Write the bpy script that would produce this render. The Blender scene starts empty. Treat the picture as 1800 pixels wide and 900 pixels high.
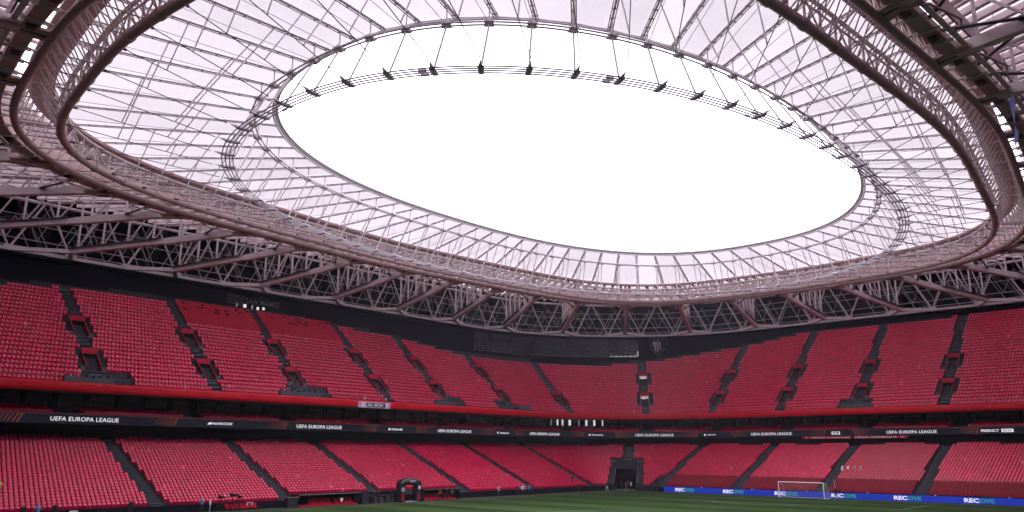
import bpy, math, random
import numpy as np
from mathutils import Matrix, Vector
random.seed(7); rng = np.random.default_rng(7)
scene = bpy.context.scene
COL = scene.collection

# ------------------------------------------------------------------ camera
CAM = np.array([54.352, -77.145, 6.880]); YAW, PITCH, ROLL, FPX = 0.737977, 0.247197, 0.003525, 1376.49
fw = np.array([-math.sin(YAW)*math.cos(PITCH), math.cos(YAW)*math.cos(PITCH), math.sin(PITCH)])
rt = np.array([math.cos(YAW), math.sin(YAW), 0.0]); up = np.cross(rt, fw)
cr, sr = math.cos(ROLL), math.sin(ROLL)
r2, u2 = cr*rt+sr*up, -sr*rt+cr*up
cam_d = bpy.data.cameras.new('camera'); cam = bpy.data.objects.new('camera', cam_d); COL.objects.link(cam)
cam.matrix_world = Matrix(((r2[0], u2[0], -fw[0], CAM[0]), (r2[1], u2[1], -fw[1], CAM[1]), (r2[2], u2[2], -fw[2], CAM[2]), (0, 0, 0, 1)))
cam_d.sensor_width = 36; cam_d.lens = 36*FPX/1800; cam_d.clip_start = 0.5; cam_d.clip_end = 3000
scene.camera = cam

# ------------------------------------------------------------------ world: overcast daylight
world = bpy.data.worlds.new('World'); scene.world = world; world.use_nodes = True
nt = world.node_tree; bg = nt.nodes['Background']
sky = nt.nodes.new('ShaderNodeTexSky'); sky.sky_type = 'NISHITA'; sky.sun_disc = False
sky.sun_elevation = math.radians(58); sky.sun_rotation = math.radians(200); sky.dust_density = 6; sky.air_density = 1.0
mixw = nt.nodes.new('ShaderNodeMix'); mixw.data_type = 'RGBA'
mixw.inputs[0].default_value = 0.86
nt.links.new(sky.outputs[0], mixw.inputs[6]); mixw.inputs[7].default_value = (21.4, 20.0, 22.2, 1)   # even cloud cover
nt.links.new(mixw.outputs[2], bg.inputs[0]); bg.inputs[1].default_value = 0.15
sun_d = bpy.data.lights.new('sun', 'SUN'); sun_d.energy = 1.2; sun_d.angle = math.radians(25); sun_d.color = (1, .96, .92)
sun = bpy.data.objects.new('sun', sun_d); COL.objects.link(sun)
sun.rotation_euler = (math.radians(32), 0, math.radians(160)); sun.location = (0, 0, 120)
scene.view_settings.view_transform = 'Standard'; scene.view_settings.look = 'None'
scene.view_settings.gamma = 1; scene.view_settings.exposure = 0.25; scene.view_settings.use_curve_mapping = False
scene.cycles.use_denoising = True; scene.cycles.max_bounces = 5; scene.cycles.diffuse_bounces = 3
scene.cycles.use_light_tree = False; scene.cycles.glossy_bounces = 2; scene.cycles.transmission_bounces = 4; scene.cycles.transparent_max_bounces = 8
scene.cycles.sample_clamp_indirect = 6; scene.cycles.volume_bounces = 0

# ------------------------------------------------------------------ materials
MATS = {}
def mat(name, col, rough=.6, metal=0., var=.12, vscale=1.5, bump=0., bscale=20., emit=None, estr=0., spec=.5, coat=0.):
    if name in MATS: return MATS[name]
    m = bpy.data.materials.new(name); m.use_nodes = True; t = m.node_tree; b = t.nodes['Principled BSDF']
    b.inputs['Roughness'].default_value = rough; b.inputs['Metallic'].default_value = metal
    b.inputs['Specular IOR Level'].default_value = spec; b.inputs['Coat Weight'].default_value = coat
    if var > 0:
        tc = t.nodes.new('ShaderNodeTexCoord'); geo = t.nodes.new('ShaderNodeNewGeometry')
        n = t.nodes.new('ShaderNodeTexNoise'); n.inputs['Scale'].default_value = vscale; n.inputs['Detail'].default_value = 5
        t.links.new(geo.outputs['Position'], n.inputs['Vector'])
        mx = t.nodes.new('ShaderNodeMix'); mx.data_type = 'RGBA'
        c = np.array(col[:3])
        mx.inputs[6].default_value = (*np.clip(c*(1-var*1.6), 0, 1), 1); mx.inputs[7].default_value = (*np.clip(c*(1+var*1.6), 0, 1), 1)
        t.links.new(n.outputs['Fac'], mx.inputs[0]); t.links.new(mx.outputs[2], b.inputs['Base Color'])
        mr = t.nodes.new('ShaderNodeMapRange'); mr.inputs['To Min'].default_value = max(.03, rough-.12); mr.inputs['To Max'].default_value = min(1, rough+.12)
        t.links.new(n.outputs['Fac'], mr.inputs['Value']); t.links.new(mr.outputs[0], b.inputs['Roughness'])
        if bump > 0:
            n2 = t.nodes.new('ShaderNodeTexNoise'); n2.inputs['Scale'].default_value = bscale; n2.inputs['Detail'].default_value = 4
            t.links.new(geo.outputs['Position'], n2.inputs['Vector'])
            bp = t.nodes.new('ShaderNodeBump'); bp.inputs['Strength'].default_value = bump; bp.inputs['Distance'].default_value = .08
            t.links.new(n2.outputs['Fac'], bp.inputs['Height']); t.links.new(bp.outputs[0], b.inputs['Normal'])
    else: b.inputs['Base Color'].default_value = (*col[:3], 1)
    if emit is not None:
        b.inputs['Emission Color'].default_value = (*emit, 1); b.inputs['Emission Strength'].default_value = estr
        m.cycles.emission_sampling = 'NONE'
    MATS[name] = m; return m

def membrane_mat(name, trans, dif, fac):
    m = bpy.data.materials.new(name); m.use_nodes = True; t = m.node_tree; t.nodes.clear()
    o = t.nodes.new('ShaderNodeOutputMaterial'); mx = t.nodes.new('ShaderNodeMixShader'); mx.inputs[0].default_value = fac
    tr = t.nodes.new('ShaderNodeBsdfTranslucent'); di = t.nodes.new('ShaderNodeBsdfDiffuse'); di.inputs[0].default_value = (*dif, 1)
    geo = t.nodes.new('ShaderNodeNewGeometry'); n = t.nodes.new('ShaderNodeTexNoise'); n.inputs['Scale'].default_value = .35; n.inputs['Detail'].default_value = 6
    t.links.new(geo.outputs['Position'], n.inputs['Vector'])
    c = t.nodes.new('ShaderNodeMix'); c.data_type = 'RGBA'; c.inputs[6].default_value = (*[x*.9 for x in trans], 1); c.inputs[7].default_value = (*[min(1, x*1.06) for x in trans], 1)
    t.links.new(n.outputs['Fac'], c.inputs[0])
    oi = t.nodes.new('ShaderNodeObjectInfo'); mr = t.nodes.new('ShaderNodeMapRange'); mr.inputs['To Min'].default_value = .88; mr.inputs['To Max'].default_value = 1.05
    t.links.new(oi.outputs['Random'], mr.inputs['Value'])
    wv_ = t.nodes.new('ShaderNodeTexNoise'); wv_.inputs['Scale'].default_value = 2.2; wv_.inputs['Detail'].default_value = 8; t.links.new(geo.outputs['Position'], wv_.inputs['Vector'])
    dr = t.nodes.new('ShaderNodeMapRange'); dr.inputs['From Min'].default_value = .35; dr.inputs['From Max'].default_value = .7; dr.inputs['To Min'].default_value = .93; dr.inputs['To Max'].default_value = 1.0; t.links.new(wv_.outputs['Fac'], dr.inputs['Value'])
    ml = t.nodes.new('ShaderNodeMath'); ml.operation = 'MULTIPLY'; t.links.new(mr.outputs[0], ml.inputs[0]); t.links.new(dr.outputs[0], ml.inputs[1])
    c2 = t.nodes.new('ShaderNodeMix'); c2.data_type = 'RGBA'; c2.blend_type = 'MULTIPLY'; c2.inputs[0].default_value = 1; t.links.new(c.outputs[2], c2.inputs[6]); t.links.new(ml.outputs[0], c2.inputs[7])
    t.links.new(c2.outputs[2], tr.inputs[0])
    t.links.new(di.outputs[0], mx.inputs[1]); t.links.new(tr.outputs[0], mx.inputs[2]); t.links.new(mx.outputs[0], o.inputs[0])
    MATS[name] = m; return m

M_steel = mat('steel_painted', (.74, .63, .655), .5, 0, .10, .8)
M_ring = mat('steel_ring_brown', (.50, .335, .345), .42, 0, .12, 1.0)
M_ringl = mat('steel_ring_light', (.70, .59, .60), .45, 0, .12, 1.0)
M_rib = mat('rib_white', (.68, .61, .65), .45, 0, .06, 1.0)
M_cable = mat('cable_dark', (.11, .09, .11), .45, .3, 0)
M_cable2 = mat('cable_grey', (.45, .41, .46), .45, .1, 0)
M_clamp = mat('clamp_grey', (.72, .66, .78), .5, 0, 0)
M_brace = mat('brace_grey', (.075, .066, .075), .5, .3, .1)
M_mem = membrane_mat('membrane_roof', (.82, .785, .825), (.62, .60, .62), .325)
M_mem2 = membrane_mat('membrane_outer', (.82, .76, .79), (.6, .57, .58), .34)
M_conc = mat('terrace_concrete', (.030, .032, .042), .85, 0, .2, 1.2, .2, 12)
M_stair = mat('stair_slate', (.085, .092, .118), .8, 0, .2, 2.5)
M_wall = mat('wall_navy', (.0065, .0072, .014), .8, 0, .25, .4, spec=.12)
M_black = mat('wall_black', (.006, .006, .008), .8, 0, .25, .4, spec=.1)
M_red = mat('vinyl_red', (.52, .0015, .014), .42, 0, .10, .6, .35, 1.2, spec=.2)
M_redp = mat('panel_red', (.50, .002, .034), .55, 0, .12, .7, spec=.25)
M_glass = mat('glass_dark', (.012, .008, .010), .15, 0, .3, .5)
M_led = mat('led_black', (.006, .006, .009), .6, 0, 0, emit=(.006, .006, .010), estr=1, spec=.08)
M_ledw = mat('led_white', (.2, .2, .2), .5, 0, 0, emit=(.72, .68, .76), estr=.95)
M_ledo = mat('led_orange', (.1, .02, .01), .5, 0, 0, emit=(.50, .085, .03), estr=.24)
M_blue = mat('led_blue', (.01, .01, .05), .4, 0, 0, emit=(.004, .022, .30), estr=1.0)
M_btw = mat('board_white', (.2, .2, .2), .5, 0, 0, emit=(.72, .68, .86), estr=.9)
M_btg = mat('board_green', (.02, .1, .05), .5, 0, 0, emit=(.015, .21, .12), estr=1.0)
M_white = mat('white_paint', (.78, .78, .78), .5, 0, .04, 3)
M_day = mat('daylight_window', (.8, .8, .8), .4, 0, 0, emit=(1, 1, 1), estr=.6)
M_day2 = mat('daylight_window_dim', (.4, .4, .4), .4, 0, 0, emit=(.5, .5, .55), estr=.4)
M_grey = mat('grey_sign', (.38, .36, .38), .5, 0, .1, 2)
M_greyd = mat('dim_sign', (.20, .195, .21), .5, 0, .1, 2)
M_screen = mat('screen_dark', (.022, .023, .034), .28, 0, .35, .25)
M_dark = mat('dark_fabric', (.012, .012, .016), .8, 0, .2, 3)
M_skin = mat('skin', (.45, .26, .19), .6, 0, .05, 8)
M_hair = mat('hair', (.03, .02, .015), .7, 0, .1, 8)
M_fluo = mat('orange_vest', (.75, .10, .015), .6, 0, .08, 6)
M_yel = mat('yellow_vest', (.55, .62, .04), .6, 0, .08, 6)
M_jblue = mat('blue_shirt', (.12, .28, .62), .7, 0, .1, 6)
M_jwhite = mat('white_shirt', (.70, .70, .72), .7, 0, .06, 6)
M_jviolet = mat('violet_bib', (.26, .16, .40), .7, 0, .1, 6)
M_flag = mat('flag_blue', (.025, .035, .27), .7, 0, .12, 1.5)
M_net = mat('net_white', (.55, .55, .58), .7, 0, 0)
M_grail = mat('rail_grey', (.16, .15, .16), .45, .5, .1)

def seat_material():
    m = bpy.data.materials.new('seat_red'); m.use_nodes = True; t = m.node_tree; b = t.nodes['Principled BSDF']
    at = t.nodes.new('ShaderNodeAttribute'); at.attribute_name = 'rnd'
    oi = t.nodes.new('ShaderNodeObjectInfo'); ad = t.nodes.new('ShaderNodeMath'); ad.operation = 'ADD'
    sc = t.nodes.new('ShaderNodeMath'); sc.operation = 'MULTIPLY'; sc.inputs[1].default_value = .35
    t.links.new(oi.outputs['Random'], sc.inputs[0]); t.links.new(sc.outputs[0], ad.inputs[0]); t.links.new(at.outputs['Fac'], ad.inputs[1])
    rp = t.nodes.new('ShaderNodeValToRGB'); e = rp.color_ramp.elements
    e[0].position = 0; e[0].color = (.48, .0008, .042, 1); e[1].position = .8; e[1].color = (.78, .002, .085, 1)
    e2 = rp.color_ramp.elements.new(1.0); e2.color = (.74, .08, .16, 1)
    t.links.new(ad.outputs[0], rp.inputs[0]); t.links.new(rp.outputs[0], b.inputs['Base Color'])
    b.inputs['Roughness'].default_value = .15; b.inputs['Specular IOR Level'].default_value = .58
    MATS['seat_red'] = m; return m
M_seat = seat_material()

def grass_material():
    m = bpy.data.materials.new('grass'); m.use_nodes = True; t = m.node_tree; b = t.nodes['Principled BSDF']
    geo = t.nodes.new('ShaderNodeNewGeometry'); sp = t.nodes.new('ShaderNodeSeparateXYZ'); t.links.new(geo.outputs['Position'], sp.inputs[0])
    m1 = t.nodes.new('ShaderNodeMath'); m1.operation = 'MULTIPLY'; m1.inputs[1].default_value = math.pi/5.25; t.links.new(sp.outputs[1], m1.inputs[0])
    s1 = t.nodes.new('ShaderNodeMath'); s1.operation = 'SINE'; t.links.new(m1.outputs[0], s1.inputs[0])
    g = t.nodes.new('ShaderNodeMapRange'); g.inputs['From Min'].default_value = -.25; g.inputs['From Max'].default_value = .25; t.links.new(s1.outputs[0], g.inputs['Value'])
    mx = t.nodes.new('ShaderNodeMix'); mx.data_type = 'RGBA'; mx.inputs[6].default_value = (.011, .034, .005, 1); mx.inputs[7].default_value = (.026, .062, .011, 1)
    t.links.new(g.outputs[0], mx.inputs[0])
    n = t.nodes.new('ShaderNodeTexNoise'); n.inputs['Scale'].default_value = .35; n.inputs['Detail'].default_value = 8; t.links.new(geo.outputs['Position'], n.inputs['Vector'])
    n2 = t.nodes.new('ShaderNodeTexNoise'); n2.inputs['Scale'].default_value = 9; n2.inputs['Detail'].default_value = 4; t.links.new(geo.outputs['Position'], n2.inputs['Vector'])
    av = t.nodes.new('ShaderNodeMath'); av.operation = 'ADD'; t.links.new(n.outputs['Fac'], av.inputs[0]); t.links.new(n2.outputs['Fac'], av.inputs[1])
    mr = t.nodes.new('ShaderNodeMapRange'); mr.inputs['From Min'].default_value = .6; mr.inputs['From Max'].default_value = 1.4; mr.inputs['To Min'].default_value = .72; mr.inputs['To Max'].default_value = 1.3; t.links.new(av.outputs[0], mr.inputs['Value'])
    mm = t.nodes.new('ShaderNodeMix'); mm.data_type = 'RGBA'; mm.blend_type = 'MULTIPLY'; mm.inputs[0].default_value = 1
    t.links.new(mx.outputs[2], mm.inputs[6]); t.links.new(mr.outputs[0], mm.inputs[7]); t.links.new(mm.outputs[2], b.inputs['Base Color'])
    b.inputs['Roughness'].default_value = .9; b.inputs['Specular IOR Level'].default_value = .15
    return m
M_grass = grass_material()
M_apron = mat('apron_turf', (.030, .044, .026), .9, 0, .2, .8)
M_ground = mat('ground_concrete', (.10, .10, .105), .9, 0, .2, .5)

# ------------------------------------------------------------------ loops
def rr(a, b, r, n=300):
    pts = [(-a, y) for y in np.linspace(0, b-r, n)[:-1]]
    pts += [(-a+r+r*math.cos(t), b-r+r*math.sin(t)) for t in np.linspace(math.pi, math.pi/2, n)[:-1]]
    pts += [(x, b) for x in np.linspace(-a+r, 0, n)]
    q = np.array(pts); top = np.vstack([q, q[::-1][1:]*[-1, 1]]); return np.vstack([top, top[::-1][1:-1]*[1, -1]])
def se(a, b, n, k=1600):
    t = np.linspace(math.pi, -math.pi, k, endpoint=False); c, s = np.cos(t), np.sin(t)
    return np.stack([a*np.sign(c)*abs(c)**(2/n), b*np.sign(s)*abs(s)**(2/n)], -1)
class Loop:
    def __init__(s, P):
        s.P = np.vstack([P, P[:1]]); d = np.hypot(*np.diff(s.P, axis=0).T); s.S = np.concatenate([[0], np.cumsum(d)]); s.L = s.S[-1]
    def at(s, u):
        t = (np.asarray(u, float) % 1)*s.L
        return np.stack([np.interp(t, s.S, s.P[:, 0]), np.interp(t, s.S, s.P[:, 1])], -1)
    def nor(s, u):
        u = np.asarray(u, float); t = s.at(u+3e-4)-s.at(u-3e-4); t = t/np.linalg.norm(t, axis=-1, keepdims=True)
        return np.stack([-t[..., 1], t[..., 0]], -1)
    def p3(s, u, z, d=0.):
        P = s.at(u)+d*s.nor(u); return np.concatenate([P, np.broadcast_to(np.asarray(z, float)[..., None] if np.ndim(z) else np.array([float(z)]), P.shape[:-1]+(1,))], -1)
UF = Loop(rr(49.4, 72.1, 24)); LF = Loop(rr(41, 58, 8))
def harm(a, b, c, k=2000):
    t = np.linspace(math.pi, -math.pi, k, endpoint=False); r = sum(ck*np.cos(2*i*t) for i, ck in enumerate(c)); return np.stack([a*r*np.cos(t), b*r*np.sin(t)], -1)
RL = Loop(harm(37.4, 57.4, (1.0854, .0032, -.0761, .006, .0144))); _q = np.linspace(0, 1, 1600, endpoint=False); P2L = Loop(RL.at(_q)+3.7*RL.nor(_q)); WL = Loop(rr(72.7, 95.4, 47)); FL = Loop(rr(82, 104.5, 56))
EL = Loop(se(26.5, 42.18, 2.38)); ULp = Loop(se(27.96, 44.11, 2.47)); LLp = Loop(se(30.97, 46.5, 2.26))
Z_C, Z_CT, Z_T, Z_E, Z_U, Z_L = 35.78, 38.15, 39.6, 40.53, 38.86, 34.03

# ------------------------------------------------------------------ mesh helpers
class MB:
    def __init__(s): s.v = []; s.f = []; s.n = 0; s.mi = []
    def add(s, V, F, mi=0):
        V = np.asarray(V, float).reshape(-1, 3); s.v.append(V)
        for f in F: s.f.append(tuple(int(i)+s.n for i in f)); s.mi.append(mi)
        s.n += len(V)
    def box(s, c, ax, ay, az, mi=0):
        c, ax, ay, az = (np.asarray(k, float) for k in (c, ax, ay, az))
        V = [c+i*ax+j*ay+k*az for k in (-1, 1) for j in (-1, 1) for i in (-1, 1)]
        s.add(V, [(0, 2, 3, 1), (4, 5, 7, 6), (0, 1, 5, 4), (2, 6, 7, 3), (0, 4, 6, 2), (1, 3, 7, 5)], mi)
    def bar(s, p, q, w, h, upv=(0, 0, 1), mi=0):
        p, q = np.asarray(p, float), np.asarray(q, float); d = q-p; L = np.linalg.norm(d); d = d/L
        x = np.cross(d, upv); x /= max(1e-9, np.linalg.norm(x)); z = np.cross(x, d)
        s.box((p+q)/2, x*w/2, d*L/2, z*h/2, mi)
    def tube(s, P, r, n=8, closed=False, caps=True, mi=0):
        P = np.asarray(P, float); m = len(P)
        if closed: T = np.roll(P, -1, 0)-np.roll(P, 1, 0)
        else: T = np.gradient(P, axis=0)
        T /= np.linalg.norm(T, axis=1, keepdims=True)
        ref = np.tile([0, 0, 1.], (m, 1)); bad = abs(T[:, 2]) > .95; ref[bad] = [1, 0, 0]
        if bad.any() and not bad.all() and not closed: ref[:] = [.3, .9, .3]
        X = np.cross(T, ref); X /= np.linalg.norm(X, axis=1, keepdims=True); Y = np.cross(X, T)
        a = np.arange(n)*2*math.pi/n; rr_ = np.broadcast_to(np.asarray(r, float), (m,))
        V = P[:, None]+rr_[:, None, None]*(np.cos(a)[None, :, None]*X[:, None]+np.sin(a)[None, :, None]*Y[:, None])
        F = []
        for i in range(m if closed else m-1):
            j = (i+1) % m
            for k in range(n): F.append((i*n+k, i*n+(k+1) % n, j*n+(k+1) % n, j*n+k))
        if caps and not closed: F.append(tuple(range(n))[::-1]); F.append(tuple((m-1)*n+k for k in range(n)))
        s.add(V, F, mi)
    def grid(s, G, mi=0, closed=False):
        G = np.asarray(G, float); a, b = G.shape[:2]; F = []
        for i in range(a if closed else a-1):
            i2 = (i+1) % a
            for j in range(b-1): F.append((i*b+j, i2*b+j, i2*b+j+1, i*b+j+1))
        s.add(G.reshape(-1, 3), F, mi)
    def mesh(s, name, mats, smooth=False):
        me = bpy.data.meshes.new(name); V = np.vstack(s.v)
        me.from_pydata(V.tolist(), [], s.f)
        for m in (mats if isinstance(mats, (list, tuple)) else [mats]): me.materials.append(m)
        if any(s.mi): me.polygons.foreach_set('material_index', s.mi)
        if smooth: me.polygons.foreach_set('use_smooth', [True]*len(me.polygons))
        me.update(); return me
    def obj(s, name, mats, parent=None, smooth=False):
        return link(name, s.mesh(name, mats, smooth), parent)
def link(name, me, parent=None):
    o = bpy.data.objects.new(name, me); COL.objects.link(o)
    if parent is not None: setparent(o, parent)
    return o
BASE = {}
def base_of(o): return BASE.get(o.name, Vector((0, 0, 0)))
def setparent(o, par):
    o.parent = par; o.matrix_parent_inverse = Matrix.Translation(-base_of(par)); BASE.setdefault(o.name, Vector((0, 0, 0)))
def thing(name, loc, label, cat, group=None):
    e = bpy.data.objects.new(name, None); COL.objects.link(e); e.location = loc; BASE[e.name] = Vector(loc); e.empty_display_size = .5
    return tag(e, label, cat, group)
def tag(o, label, cat, group=None, kind=None):
    o['label'] = label; o['category'] = cat
    if group: o['group'] = group
    o['kind'] = kind or 'thing'
    return o
def struct(o): o['kind'] = 'structure'; return o
UNIT = {}
def bar_obj(name, p, q, r, material, parent, n=6, w=None, h=None, upv=(0, 0, 1)):
    """one straight member as an object of its own; alike members share mesh data"""
    key = (material.name, n if w is None else 'box')
    if key not in UNIT:
        b = MB()
        if w is None: b.tube([(0, 0, 0), (0, 0, 1)], 1.0, n)
        else: b.box((0, 0, .5), (.5, 0, 0), (0, .5, 0), (0, 0, .5))
        UNIT[key] = b.mesh('member', material, w is None)
    p, q = Vector(p), Vector(q); d = q-p; L = d.length; d.normalize()
    x = d.cross(Vector(upv))
    if x.length < 1e-4: x = Vector((1, 0, 0))
    x.normalize(); y = d.cross(x)*-1
    sx, sy = (r, r) if w is None else (w, h)
    o = link(name, UNIT[key], parent)
    o.matrix_basis = Matrix(((x[0]*sx, y[0]*sy, d[0]*L, p[0]), (x[1]*sx, y[1]*sy, d[1]*L, p[1]), (x[2]*sx, y[2]*sy, d[2]*L, p[2]), (0, 0, 0, 1)))
    return o
def lerp(a, b, t): return np.asarray(a, float)*(1-t)+np.asarray(b, float)*t
def us(u0, u1, n): return np.linspace(u0, u1, n)
ALLU = np.linspace(0, 1, 480, endpoint=False)
OPENU = np.unique(np.concatenate([np.linspace(-.23, .53, 380), np.linspace(.138, .168, 60)]))      # the near corner, where the viewer stands, is left open

# ------------------------------------------------------------------ lettering and bodies (evaluated first, while the scene is small)
def text_mesh(body, bold=.0, shear=0., spacing=1.):
    c = bpy.data.curves.new('lettering', 'FONT'); c.body = body; c.size = 1; c.offset = bold; c.shear = shear; c.space_character = spacing
    c.extrude = .02; c.resolution_u = 3
    o = bpy.data.objects.new('lettering', c); COL.objects.link(o); return o
TXT = {}
_jobs = {'uel': ('UEFA EUROPA LEAGUE', .004, 0, 1.05), 'hankook': ('HaNKOOK', .01, .3, 1.), 'strauss': ('STRAUSS', .02, 0, 1.), 'betano': ('betano', .01, 0, 1.),
         'swiss': ('Swissquote', .012, 0, 1.), 'just': ('JUST EAT', .02, 0, 1.), 'predict': ('PREDICT', .02, 0, 1.05), 'six': ('SIX', .02, 0, 1.1), 'lidl': ('LIDL', .02, 0, 1.),
         'rec': ('REC', .035, 0, 1.), 'ove': ('OVE', .03, 0, 1.), 'sm': ('SAN MAMES', .004, 0, 1.15), 'iron': ('ALL IRON', .03, 0, 1.),
         'inigo': ('IÑIGO CABACAS', .025, 0, 1.), 'herri': ('HERRI HARMAILA', .025, 0, 1.), 'league': ('League', .01, .25, 1.)}
_objs = {k: text_mesh(*v) for k, v in _jobs.items()}
def skin_body(verts, edges, radii):
    me = bpy.data.meshes.new('body'); me.from_pydata(verts, edges, []); o = bpy.data.objects.new('body', me); COL.objects.link(o)
    o.modifiers.new('skin', 'SKIN'); sv = me.skin_vertices[0].data
    for i, r in enumerate(radii): sv[i].radius = (r[0], r[1]) if isinstance(r, tuple) else (r, r); sv[i].use_root = (i == 0)
    s = o.modifiers.new('sub', 'SUBSURF'); s.levels = 1; s.render_levels = 1; return o
def pose(kind):
    hipx, leg, lean = .10, 0., 0.
    V = [(0, 0, .98), (0, .0, 1.15), (0, -.01, 1.33), (0, 0, 1.46), (0, -.01, 1.54), (0, -.02, 1.63), (0, -.01, 1.74)]
    E_ = [(0, 1), (1, 2), (2, 3), (3, 4), (4, 5), (5, 6)]; Rr = [(.17, .125), (.155, .11), (.18, .12), (.11, .085), (.058, .06), (.085, .10), (.07, .08)]
    for s in (-1, 1):
        k = len(V); st = {'stand': 0, 'walk': .22*s, 'bend': .08*s, 'arms': .03*s}[kind]
        V += [(s*.10, 0, .90), (s*.115, -st*.6-.02, .50), (s*.12, -st*.9+.02, .10), (s*.13, -st*.9-.13, .04)]
        E_ += [(0, k), (k, k+1), (k+1, k+2), (k+2, k+3)]; Rr += [.105, .068, .048, (.045, .035)]
        k = len(V); 
        if kind == 'arms': V += [(s*.20, 0, 1.42), (s*.27, -.08, 1.18), (s*.16, -.34, 1.25), (s*.10, -.42, 1.27)]
        elif kind == 'walk': V += [(s*.20, 0, 1.42), (s*.27, .05*s, 1.14), (s*.25, -.10+.1*s, .92), (s*.24, -.14+.1*s, .84)]
        else: V += [(s*.20, 0, 1.42), (s*.28, .03, 1.14), (s*.27, -.07, .90), (s*.26, -.09, .81)]
        E_ += [(3, k), (k, k+1), (k+1, k+2), (k+2, k+3)]; Rr += [.068, .05, .04, .042]
    if kind == 'bend':
        out = []
        for v in V:
            if v[2] > .97:
                dz = v[2]-.97; a = math.radians(48); out.append((v[0], v[1]*math.cos(a)-dz*math.sin(a), .97+dz*math.cos(a)-v[1]*.3))
            else: out.append(v)
        V = out
    return skin_body(V, E_, Rr)
_pose = {k: pose(k) for k in ('stand', 'walk', 'bend', 'arms')}
bpy.context.view_layer.update(); _dg = bpy.context.evaluated_depsgraph_get()
for k, o in _objs.items():
    TXT[k] = bpy.data.meshes.new_from_object(o.evaluated_get(_dg))
POSE = {k: bpy.data.meshes.new_from_object(o.evaluated_get(_dg)) for k, o in _pose.items()}
for o in list(_objs.values())+list(_pose.values()): bpy.data.objects.remove(o)
def text_arrays(key):
    me = TXT[key]; v = np.empty(len(me.vertices)*3); me.vertices.foreach_get('co', v); v = v.reshape(-1, 3)
    v = v-[v[:, 0].min(), v[:, 1].min(), 0]; return v/[v[:, 0].max(), v[:, 1].max(), 1], [tuple(p.vertices) for p in me.polygons]
def text_loop(name, key, loop, u0, u1, z0, z1, d, material, parent):
    v, f = text_arrays(key); u = u0+(u1-u0)*v[:, 0]; P = loop.at(u)+(d-v[:, 2:3]*.6)*loop.nor(u)
    b = MB(); b.add(np.column_stack([P, z0+(z1-z0)*v[:, 1]]), f); return b.obj(name, material, parent)
def text_flat(name, key, org, ex, ez, w, h, material, parent, depth=.02):
    v, f = text_arrays(key); org, ex, ez = (np.asarray(k, float) for k in (org, ex, ez)); n = np.cross(ex, ez)
    b = MB(); b.add(org+v[:, :1]*w*ex+v[:, 1:2]*h*ez+v[:, 2:3]*n, f); return b.obj(name, material, parent)

# ================================================================== SETTING: ground and pitch
b = MB(); b.grid([[(-400, -400, -.05), (-400, 400, -.05)], [(400, -400, -.05), (400, 400, -.05)]]); struct(b.obj('ground', M_ground))
b = MB(); b.grid([[(-39.3, -56.4, -.012), (-39.3, 56.4, -.012)], [(39.3, -56.4, -.012), (39.3, 56.4, -.012)]]); struct(b.obj('apron', M_apron))
b = MB(); b.grid([[(x, y, 0) for y in np.linspace(-54.5, 54.5, 12)] for x in np.linspace(-36, 36, 8)]); pitch = struct(b.obj('pitch', M_grass))
def line(p, q, w=.12):
    bb = MB(); p, q = np.array([*p, .004]), np.array([*q, .004]); d = (q-p)/np.linalg.norm(q-p); n = np.array([-d[1], d[0], 0])*w/2
    bb.add([p-n, q-n, q+n, p+n], [(0, 1, 2, 3)]); o = bb.obj('pitch_line', M_line, pitch); return o
M_line = mat('line_white', (.42, .44, .40), .8, 0, .15, 3)
for p_, q_ in [((-34, 52.5), (34, 52.5)), ((-34, -52.5), (-34, 52.5)), ((34, -52.5), (34, 52.5)), ((-34, 0), (34, 0)), ((-20.16, 36), (20.16, 36)), ((-20.16, 36), (-20.16, 52.5)), ((20.16, 36), (20.16, 52.5)),
               ((-9.16, 47), (9.16, 47)), ((-9.16, 47), (-9.16, 52.5)), ((9.16, 47), (9.16, 52.5))]: line(p_, q_)
def arc(cx, cy, r, a0, a1, n=40):
    bb = MB(); a = np.radians(np.linspace(a0, a1, n)); G = np.stack([np.stack([cx+(r+k)*np.cos(a), cy+(r+k)*np.sin(a), np.full(n, .004)], -1) for k in (-.06, .06)], 1)
    bb.grid(G); return bb.obj('pitch_arc', M_line, pitch)
arc(0, 41.5, 9.15, 217, 323); arc(0, 0, 9.15, 0, 360, 80); arc(-34, 52.5, 1, -90, 0, 10)

# ================================================================== LOWER STAND
ROWL_RUN, ROWL_RISE, L0D, L0Z, NL = .70, .300, -1.4, .80, 26
def lower_row(i): return L0D+i*ROWL_RUN, L0Z+i*ROWL_RISE
L_AISLES = [-.0900, -.0455, -.0060, .0405, .0825, .1275, .1735, .2145, .2545, .2938, .334]
TUN_U = .1525
def terrace(loop, rows, run, U, closed, front_z, wall_bottom):
    prof = [(rows[0][0]-.1, wall_bottom)]
    for d, z in rows: prof += [(d-.1, z), (d+run-.1, z)]
    G = np.stack([loop.p3(U, z, d) for d, z in prof], 1); bb = MB(); bb.grid(G, closed=closed); return bb
lower = thing('lower_stand', (-41, 0, 0), 'lower tier of the stadium bowl, dark stepped terrace behind the pitch under the red seats', 'grandstand')
bt = terrace(LF, [lower_row(i) for i in range(NL)], ROWL_RUN, OPENU, False, .8, -.05)
_tp, _tn = LF.at(TUN_U), LF.nor(TUN_U)
def tunnel_cut(bm):
    V_ = np.vstack(bm.v); kf = []
    for f in bm.f:
        c = V_[list(f)].mean(0)[:2]-_tp; kf.append(not (abs(c@np.array([-_tn[1], _tn[0]])) < 2.6 and c@_tn < 6.6))
    bm.f = [f for f, k in zip(bm.f, kf) if k]; bm.mi = [0]*len(bm.f); return bm
tunnel_cut(bt).obj('terrace', M_conc, lower)
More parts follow.
